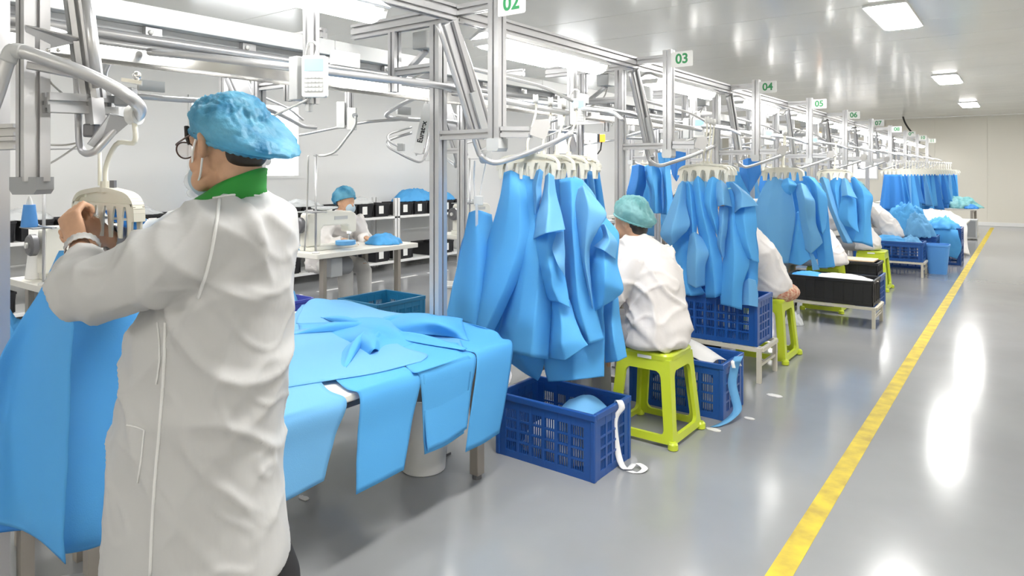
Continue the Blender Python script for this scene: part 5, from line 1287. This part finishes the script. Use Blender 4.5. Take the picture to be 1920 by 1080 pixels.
free('gown_piece', 'deeper blue gown side hanging between the worker and the left piece', 'cloth_blue', [
    [(145, 480, 1.78), (175, 480, 1.84), (215, 490, 1.92)],
    [(130, 560, 1.755), (190, 570, 1.84), (262, 590, 1.98)],
    [(124, 670, 1.745), (185, 690, 1.86), (250, 700, 1.96)],
    [(116, 830, 1.735), (175, 850, 1.84), (228, 850, 1.93)],
    [(110, 1000, 1.745), (170, 990, 1.82), (215, 970, 1.92)],
    [(108, 1040, 1.76), (165, 1030, 1.84), (216, 1012, 1.92)]], 82, nu=26, nv=40)
free('gown_piece', 'dark blue fold showing beside the white coat at left', 'cloth_deep', [
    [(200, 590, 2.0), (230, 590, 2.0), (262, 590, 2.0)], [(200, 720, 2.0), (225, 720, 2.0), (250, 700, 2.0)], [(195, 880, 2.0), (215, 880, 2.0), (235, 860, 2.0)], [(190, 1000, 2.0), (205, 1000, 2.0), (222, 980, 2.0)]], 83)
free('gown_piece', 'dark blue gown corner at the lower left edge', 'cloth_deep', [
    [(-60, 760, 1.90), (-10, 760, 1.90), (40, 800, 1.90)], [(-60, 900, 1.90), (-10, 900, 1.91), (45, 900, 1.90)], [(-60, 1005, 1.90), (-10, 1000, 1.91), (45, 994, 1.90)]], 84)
free('gown_piece', 'small blue cloth end gripped by the held hanger', 'cloth_blue', [
    [(196, 395, 1.84), (215, 391, 1.80), (245, 398, 1.76)], [(200, 402, 1.85), (225, 405, 1.80), (265, 408, 1.74)], [(212, 415, 1.86), (235, 422, 1.80), (275, 412, 1.74)], [(240, 428, 1.86), (255, 430, 1.82), (270, 420, 1.76)]], 85, nu=14, nv=14)
stand_t = thing('bundle_stand', 'grey metal stand whose legs show below the left gown piece', 'stand', (-2.35, 0.95, 0))
for q in (at(48, 900, 2.0), at(172, 900, 2.05), at(150, 900, 2.5), at(40, 900, 2.6)):
    MB().bar((q.x, q.y, 0), (q.x, q.y, 0.55), 0.035, 0.035).build('leg', 'steel_leg', stand_t)
MB().bar((at(48, 900, 2.0).x, at(48, 900, 2.0).y, 0.2), (at(172, 900, 2.05).x, at(172, 900, 2.05).y, 0.2), 0.02, 0.03).build('stretcher', 'alu', stand_t)
q0, q1, q2, q3 = [at(u, 900, D) for u, D in ((48, 2.0), (172, 2.05), (150, 2.5), (40, 2.6))]
MB().add([V(q.x, q.y, z) for z in (0.551, 0.57) for q in (q0, q1, q2, q3)], [(0, 1, 2, 3), (4, 5, 6, 7), (0, 1, 5, 4), (1, 2, 6, 5), (2, 3, 7, 6), (3, 0, 4, 7)]).build('stand_top', 'table_top', stand_t)

# ------------------------------------------------------------------ sewing stations
def sewing_table(x0, x1, y0, y1, label, flip=1):
    t = thing('sewing_table', label, 'table', ((x0 + x1) / 2, (y0 + y1) / 2, 0))
    h = 0.76
    MB().prism(rrect(x1 - x0, y1 - y0, 0.03, 4), ((x0 + x1) / 2, (y0 + y1) / 2, h - 0.02), (1, 0, 0), (0, 1, 0), 0.04).build('table_top', 'table_top', t, bevel=0.004)
    xm = (x0 + x1) / 2
    for yy in (y0 + 0.10, y1 - 0.22):
        for xx in (x0 + 0.06, x1 - 0.06):
            MB().bar((xx, yy, 0.0), (xx, yy, h - 0.041), 0.055, 0.035).build('leg', 'steel_leg', t, bevel=0.003)
        MB().bar((x0 + 0.088, yy, 0.06), (x1 - 0.088, yy, 0.06), 0.04, 0.04).build('foot_bar', 'steel_leg', t)
    MB().bar((xm, y0 + 0.12, 0.25), (xm, y1 - 0.24, 0.25), 0.03, 0.05).build('stretcher', 'steel_leg', t)
    MB().box((xm, (y0 + y1) / 2 - 0.02, 0.12), (0.24, 0.40, 0.03)).build('pedal', 'dark_metal', t, bevel=0.004)
    mt = MB().lathe([(0.06, -0.10), (0.08, -0.08), (0.08, 0.08), (0.06, 0.10)], (xm, y0 + 0.45, 0.60), 18, axis=(0, 1, 0)).build('motor', 'grey_plastic', t, smooth='auto')
    MB().box((xm + 0.14 * flip, y0 + 0.28, 0.62), (0.06, 0.12, 0.16)).build('control_box', 'grey_box', t, bevel=0.006)
    return t
def sewing_machine(x, y, label, f=1):
    """f=+1: operator at -x, handwheel at -y; f=-1 turned round"""
    z = 0.761
    t = thing('sewing_machine', label, 'sewing machine', (x, y, z))
    M = Matrix.Rotation(0 if f > 0 else math.pi, 3, 'Z')
    def q(a, b_, c): return V(x, y, z) + M @ V(a, b_, c)
    def bx(a, s_): b = MB(); b.box(q(*a), s_, M=M); return b
    MB().prism(rrect(0.18, 0.50, 0.02, 3), q(0, 0.02, 0.017), M @ V(1, 0, 0), M @ V(0, 1, 0), 0.034).build('bed', 'machine_white', t, bevel=0.004)
    prof = [(-0.24, 0.035), (-0.24, 0.10), (-0.235, 0.30), (-0.20, 0.325), (0.22, 0.315), (0.265, 0.29), (0.275, 0.20), (0.27, 0.13), (0.19, 0.13), (0.185, 0.185), (0.15, 0.20), (-0.08, 0.20), (-0.105, 0.17), (-0.11, 0.035)]
    MB().prism(prof, q(0, 0, 0), M @ V(0, 1, 0), V(0, 0, 1), 0.115).build('body', 'machine_white', t, bevel=0.012)
    hw = MB().lathe([(0.02, -0.03), (0.055, -0.03), (0.066, -0.018), (0.066, 0.010), (0.05, 0.02), (0.02, 0.02)], q(0, -0.275, 0.215), 22, axis=M @ V(0, 1, 0)).build('handwheel', 'dark_metal', t, smooth='auto')
    MB().lathe([(0.018, 0.0), (0.018, 0.012)], q(0, -0.318, 0.215), 12, axis=M @ V(0, 1, 0)).build('wheel_cap', 'white_plastic', hw)
    MB().tube([q(0, 0.232, 0.13), q(0, 0.232, 0.05)], 0.006, 8).build('needle_bar', 'alu_bright', t)
    bx((0, 0.232, 0.039), (0.03, 0.05, 0.006)).build('presser_foot', 'alu_bright', t)
    bx((0.060, 0.10, 0.262), (0.003, 0.14, 0.03)).build('name_strip', 'grey_box', t)
    for k in range(3): MB().lathe([(0.014, 0), (0.014, 0.018)], q(-0.06, 0.16 + 0.035 * k, 0.25), 12, axis=M @ V(-1, 0, 0)).build('dial', 'dark_metal', t)
    MB().lathe([(0.03, 0), (0.11, 0.018), (0.115, 0.03), (0.105, 0.03), (0.03, 0.008)], q(-0.01, -0.02, 0.328), 24).build('tray', 'clear_plastic', t, smooth='auto')
    MB().box(q(0.03, 0.21, 0.125), (0.012, 0.03, 0.012), M=M).build('led_lamp', 'led', t)
    return t
def thread_stand(x, y, label, cones):
    t = thing('thread_stand', label, 'thread stand', (x, y, 0.761))
    MB().lathe([(0.03, 0), (0.03, 0.012), (0.012, 0.02)], (x, y, 0.761), 12).build('base', 'white_plastic', t, smooth='auto')
    MB().tube([(x, y, 0.77), (x, y, 1.56)], 0.009, 10).build('pole', 'alu_tube', t, smooth=True)
    MB().tube([(x, y - 0.02, 1.55), (x, y + 0.22, 1.56)], 0.005, 6).build('top_arm', 'alu_tube', t)
    MB().tube([(x - 0.14, y, 1.10), (x + 0.14, y, 1.10)], 0.007, 8).build('cross_arm', 'alu_tube', t)
    MB().b2((x - 0.2, y - 0.06, 1.088), (x + 0.02, y + 0.06, 1.096)).build('cone_tray', 'grey_plastic', t)
    return t
def cone(x, y, z, m, label, s_=1.0):
    t = thing('thread_cone', label, 'thread cone', (x, y, z))
    MB().lathe([(0.042 * s_, 0.0), (0.044 * s_, 0.006), (0.030 * s_, 0.13 * s_)], (x, y, z), 20).build('thread', m, t, smooth='auto')
    MB().lathe([(0.018 * s_, 0), (0.012 * s_, 0.03 * s_), (0.004, 0.05 * s_)], (x, y, z + 0.13 * s_), 12).build('spool_tip', 'white_plastic', t, smooth='auto')
    return t
RY = ['at the far left edge', 'across the low table', 'behind the clipped blue piece', 'behind the station two bundle', 'behind the seated worker', 'behind the station three bundle']
for k in range(6):
    y0 = 1.5 + 1.9 * k
    sewing_table(-5.06, -4.5, y0, y0 + 1.14, 'white topped rear sewing table ' + RY[k])
    sewing_machine(-4.80, y0 + 0.33, 'cream rear sewing machine with black handwheel ' + RY[k])
    if k < 3:
        thread_stand(-4.56, y0 + 0.03, 'rear thread stand with white pole ' + RY[k], 2)
cone(-4.66, 1.49, 1.097, 'thread_blue', 'blue thread cone on the stand tray at the far left')
cone(-4.90, 1.60, 0.761, 'elastic_white', 'white thread cone standing on the far left sewing table', 1.3)
cone(-4.66, 5.33, 1.097, 'thread_blue', 'blue thread cone beside the clipped blue piece')
crumple((-4.72, 4.30, 0.761), 0.17, 0.16, 0.10, 'cloth_blue', 'cloth_scrap', 'blue fabric lying on the sewing table before the rear worker', 'cloth', 21)
tag(MB().lathe([(0.075, 0), (0.085, 0.006), (0.085, 0.035), (0.03, 0.035)], (-4.62, 3.78, 0.80), 24).build('elastic_roll', 'cloth_sky', smooth='auto'), 'light blue round elastic roll on the rear sewing machine bed', 'roll')
tag(MB().lathe([(0.08, 0), (0.08, 0.03), (0.02, 0.03)], (-4.95, 3.53, 0.761), 20).build('elastic_roll', 'cloth_sky', smooth='auto'), 'light blue tape roll at the left end of the rear sewing table', 'roll')
# cord down from the socket to the pole
tag(MB().tube(cr([at(578, 292, 5.0), at(576, 380, 5.2), at(571, 470, 5.3)], 16), 0.006, 6).build('power_cord', 'cable_grey', smooth=True), 'thin grey cord hanging below the near terminal to the sewing table', 'cord')
# front sewing tables, mostly hidden behind the pieces
FY = ['two', 'three', 'four', 'five', 'six']
for k in range(5):
    y0 = 3.15 + PITCH * k
    sewing_table(-2.62, -2.06, y0, y0 + 1.05, 'front sewing table before the worker past sign %s' % FY[k], -1)
    sewing_machine(-2.36, y0 + 0.62, 'front sewing machine before the worker past sign %s' % FY[k], -1)
# teal crate on a low stand, white bucket, violet bin
stand(-4.27, -3.80, 3.40, 3.92, 0.14, 'low rack under the teal crate behind the table')
crate(-4.25, -3.82, 3.42, 3.90, 0.141, 0.30, 'crate_teal', 'teal slotted crate with scraps standing behind the low table', nx=4, ny=5)
crumple((-4.03, 3.66, 0.25), 0.12, 0.15, 0.12, 'cloth_sky', 'cloth_scrap', 'light blue scraps inside the teal crate', 'cloth', 22)
t = thing('bucket', 'white bucket standing beside the front post near the rear tables', 'bucket', (-4.22, 4.62, 0))
MB().lathe([(0.10, 0), (0.12, 0.38), (0.145, 0.385), (0.145, 0.40), (0.115, 0.40), (0.09, 0.02)], (-4.22, 4.62, 0), 26).build('pail', 'white_plastic', t, smooth='auto')
t = thing('bin', 'violet blue bin beside the leg of the rear sewing table', 'bin', (-4.62, 3.22, 0))
MB().loft([[V(-4.62, 3.22, z) + V(a * s_, b_ * s_, 0) for a, b_ in rrect(0.30, 0.26, 0.04, 3)] for z, s_ in ((0.0, 0.8), (0.40, 1.0), (0.41, 1.06), (0.43, 1.06), (0.43, 0.97), (0.05, 0.78))]).build('tub', 'bin_violet', t, smooth='auto')
crumple((-4.62, 3.22, 0.34), 0.09, 0.08, 0.16, 'cloth_sky', 'cloth_scrap', 'pale blue bag in the violet bin', 'cloth', 23)
crumple((-4.95, 1.45, 0.25), 0.22, 0.20, 0.32, 'cloth_blue', 'cloth_heap', 'blue cloth heap under the sewing table at the far left', 'cloth', 24)
crate(-5.15, -4.7, 1.15, 1.6, 0.0, 0.25, 'crate_blue', 'dark crate under the blue heap at the far left', nx=4, ny=4)

# ------------------------------------------------------------------ shelves on the left wall
def shelf(y0, y1, label):
    t = thing('shelf_rack', label, 'shelf', (-7.52, (y0 + y1) / 2, 0))
    for xx in (-7.76, -7.30):
        for yy in (y0 + 0.02, y1 - 0.02):
            MB().bar((xx, yy, 0), (xx, yy, 1.04), 0.04, 0.04).build('upright', 'white_paint', t)
    for z in (0.14, 0.78):
        MB().b2((-7.78, y0, z - 0.035), (-7.28, y1, z)).build('shelf_board', 'white_paint', t, bevel=0.004)
    MB().b2((-7.785, y0 + 0.04, 0.5), (-7.775, y1 - 0.04, 0.52)).build('back_rail', 'white_paint', t)
    return t
def bin_box(y, z, label, group, x=-7.5):
    t = thing('storage_bin', label, 'bin', (x, y, z), group)
    MB().loft([[V(x, y, zz) + V(a * s_, b_ * s_, 0) for a, b_ in rrect(0.40, 0.275, 0.02, 2)] for zz, s_ in ((z, 0.90), (z + 0.17, 1.0), (z + 0.172, 1.03), (z + 0.19, 1.03), (z + 0.19, 0.97), (z + 0.015, 0.87))]).build('tub', 'crate_black', t)
    MB().box((x + 0.197, y - 0.03, z + 0.10), (0.003, 0.085, 0.11)).build('label_card', 'paper', t)
    for k in (-1, 1): MB().box((x + 0.19, y + 0.12 * k, z + 0.085), (0.012, 0.012, 0.15)).build('rib', 'crate_black', t)
    return t
OR8 = ['first', 'second', 'third', 'fourth', 'fifth', 'sixth', 'seventh']
UN = [(1.0, 2.95, 'at the far left'), (2.97, 4.92, 'behind the standing worker'), (4.94, 6.89, 'left of the rear sewing worker'), (6.91, 8.5, 'next to the wall pillar')]
for y0, y1, w_ in UN:
    shelf(y0, y1, 'white shelf rack along the left wall ' + w_)
    n = int((y1 - y0 - 0.06) / 0.30)
    proto = None
    for lv, zz, nm in ((0, 0.781, 'upper'), (1, 0.141, 'lower')):
        for k in range(n):
            if lv and k % 3 == 1: continue
            yy = y0 + 0.20 + 0.30 * k
            lb = '%s black bin from left, %s board, rack %s' % (OR8[k], nm, w_); gp = 'black bins, %s board, rack %s' % (nm, w_)
            if proto is None: proto = bin_box(yy, zz, lb, gp); py, pz = yy, zz
            else: copy_tree(proto, (0, yy - py, zz - pz), lb, gp)
for k, (yy, w_, h_, m, lb) in enumerate(((7.45, 0.42, 0.20, 'cloth_blue', 'blue cloth heap on top of the rack by the pillar'), (8.0, 0.32, 0.16, 'cloth_blue', 'smaller blue cloth heap at the right end of the wall rack'), (6.3, 0.32, 0.10, 'clear_plastic', 'clear plastic bags on top of the rack behind the sewing worker'), (5.4, 0.3, 0.09, 'clear_plastic', 'clear plastic bag on the rack behind the near cap'), (3.3, 0.3, 0.10, 'clear_plastic', 'clear plastic bag on the rack left of the worker'), (2.3, 0.3, 0.10, 'clear_plastic', 'clear plastic bag on the rack by the held hanger'), (4.3, 0.34, 0.16, 'cloth_blue', 'blue cloth bundle on the rack behind the mask of the worker'))):
    crumple((-7.5, yy, 0.972), 0.20, w_, h_, m, 'rack_heap', lb, 'cloth', 50 + k)

# ------------------------------------------------------------------ the far part of the front row
stand(-1.97, -1.10, 10.60, 11.02, 0.20, 'beige low rack under the open blue crate past station five')
crate(-1.95, -1.12, 10.64, 10.98, 0.201, 0.265, 'crate_blue', 'long blue crate of folded pieces on the far beige rack', nx=7, ny=4)
crumple((-1.55, 10.8, 0.42), 0.34, 0.15, 0.11, 'cloth_blue', 'cloth_pile', 'blue pieces filling the long far crate', 'cloth', 31)
crumple((-1.27, 10.82, 0.44), 0.13, 0.14, 0.10, 'cloth_sky', 'cloth_pile', 'pale blue fold at the right end of the long far crate', 'cloth', 32)
crate(-1.75, -1.05, 11.55, 12.0, 0.0, 0.48, 'crate_blue', 'stacked blue crate under the crumpled blue heap', nx=6, ny=4)
crumple((-1.45, 11.75, 0.46), 0.36, 0.26, 0.50, 'cloth_blue', 'cloth_heap', 'tall crumpled heap of blue gowns past station five', 'cloth', 33, n=44, rough=0.9)
crumple((-1.30, 11.62, 0.46), 0.24, 0.18, 0.36, 'cloth_sky', 'cloth_heap', 'pale blue crumpled heap in front of the tall one', 'cloth', 34, n=36, rough=0.9)
t = thing('bin', 'light blue tapered bin at the end of the far crate', 'bin', (-0.99, 11.2, 0))
MB().loft([[V(-0.99, 11.2, z) + V(a * s_, b_ * s_, 0) for a, b_ in rrect(0.27, 0.27, 0.05, 3)] for z, s_ in ((0.0, 0.78), (0.38, 1.0), (0.385, 1.07), (0.41, 1.07), (0.41, 0.98), (0.04, 0.76))]).build('tub', 'thread_blue', t, smooth='auto')
crate(-1.25, -0.80, 12.35, 12.80, 0.0, 0.34, 'crate_blue', 'dark blue crate by the yellow line with cloth spilling over', nx=4, ny=4)
crate(-1.25, -0.80, 12.35, 12.80, 0.341, 0.22, 'crate_blue', 'upper blue crate stacked by the yellow line', nx=4, ny=4)
crumple((-1.05, 12.5, 0.54), 0.26, 0.24, 0.18, 'cloth_blue', 'cloth_heap', 'blue cloth piled on the crates by the yellow line', 'cloth', 35)
drape([[V(-1.12, 12.40, 0.57), V(-1.0, 12.38, 0.62), V(-0.85, 12.42, 0.58)], [V(-1.14, 12.30, 0.48), V(-1.0, 12.27, 0.52), V(-0.82, 12.28, 0.48)], [V(-1.16, 12.29, 0.30), V(-0.98, 12.24, 0.30), V(-0.78, 12.27, 0.27)], [V(-1.10, 12.28, 0.12), V(-0.98, 12.25, 0.14), V(-0.84, 12.28, 0.10)]], 'cloth_blue', 'gown_piece', 'blue piece hanging down over the crates by the yellow line', wob=0.015, seed=91)
table(-2.0, -0.82, 13.9, 15.0, 0.55, 'table heaped with white cloth near the far end')
crumple((-1.35, 14.3, 0.551), 0.48, 0.42, 0.20, 'cloth_white', 'cloth_heap', 'wide heap of white cloth on the far table', 'cloth', 36, n=40)
drape([[V(-1.15, 13.92, 0.60), V(-1.0, 13.92, 0.64), V(-0.85, 13.95, 0.60)], [V(-1.12, 13.86, 0.48), V(-0.98, 13.84, 0.50), V(-0.80, 13.86, 0.48)], [V(-1.05, 13.84, 0.25), V(-0.92, 13.80, 0.25), V(-0.80, 13.83, 0.22)], [V(-0.95, 13.80, 0.03), V(-0.84, 13.78, 0.04), V(-0.76, 13.80, 0.02)]], 'cloth_white', 'gown_piece', 'white cloth trailing from the far table to the floor', wob=0.015, seed=92)
table(-1.9, -0.85, 17.6, 18.9, 0.62, 'farthest table with teal cloth by the end wall')
crumple((-1.2, 18.1, 0.621), 0.42, 0.45, 0.26, 'cap_teal', 'cloth_heap', 'teal and blue cloth heap on the farthest table', 'cloth', 37, n=36)
crumple((-0.98, 17.8, 0.621), 0.16, 0.2, 0.10, 'cloth_deep', 'cloth_heap', 'small dark blue pile at the front of the farthest table', 'cloth', 38)
t = thing('cabinet_box', 'grey metal box standing under the farthest table', 'box', (-1.0, 17.3, 0))
MB().b2((-1.2, 17.15, 0.02), (-0.82, 17.5, 0.42)).build('body', 'grey_box', t, bevel=0.01)
MB().b2((-1.17, 17.145, 0.06), (-0.85, 17.15, 0.39)).build('door', 'grey_plastic', t)
for k in range(3):
    yy = 13.0 + 1.9 * k
    sewing_table(-2.66, -2.1, yy, yy + 1.1, 'far sewing table under sign %s' % NW[5 + k], -1)
pq = atZ(1487, 608, 0)
crumple((pq.x, pq.y, 0.0), 0.09, 0.07, 0.12, 'clear_plastic', 'plastic_bag', 'clear crumpled plastic bag on the floor by the black crate', 'bag', 39)
for k, (u, v_, s_) in enumerate(((1452, 742, 0.05), (1338, 806, 0.04), (1405, 785, 0.03), (570, 935, 0.03))):
    p = atZ(u, v_, 0); crumple((p.x, p.y, 0.0), s_, s_ * 0.5, 0.006, 'cloth_white', 'floor_scrap', ['white scrap on the open floor right of the blue crates', 'tiny white scrap beside the blue strip on the floor', 'tiny pale scrap on the floor past the blue crate', 'tiny pale scrap under the low table'][k], 'scrap', 60 + k, n=10)
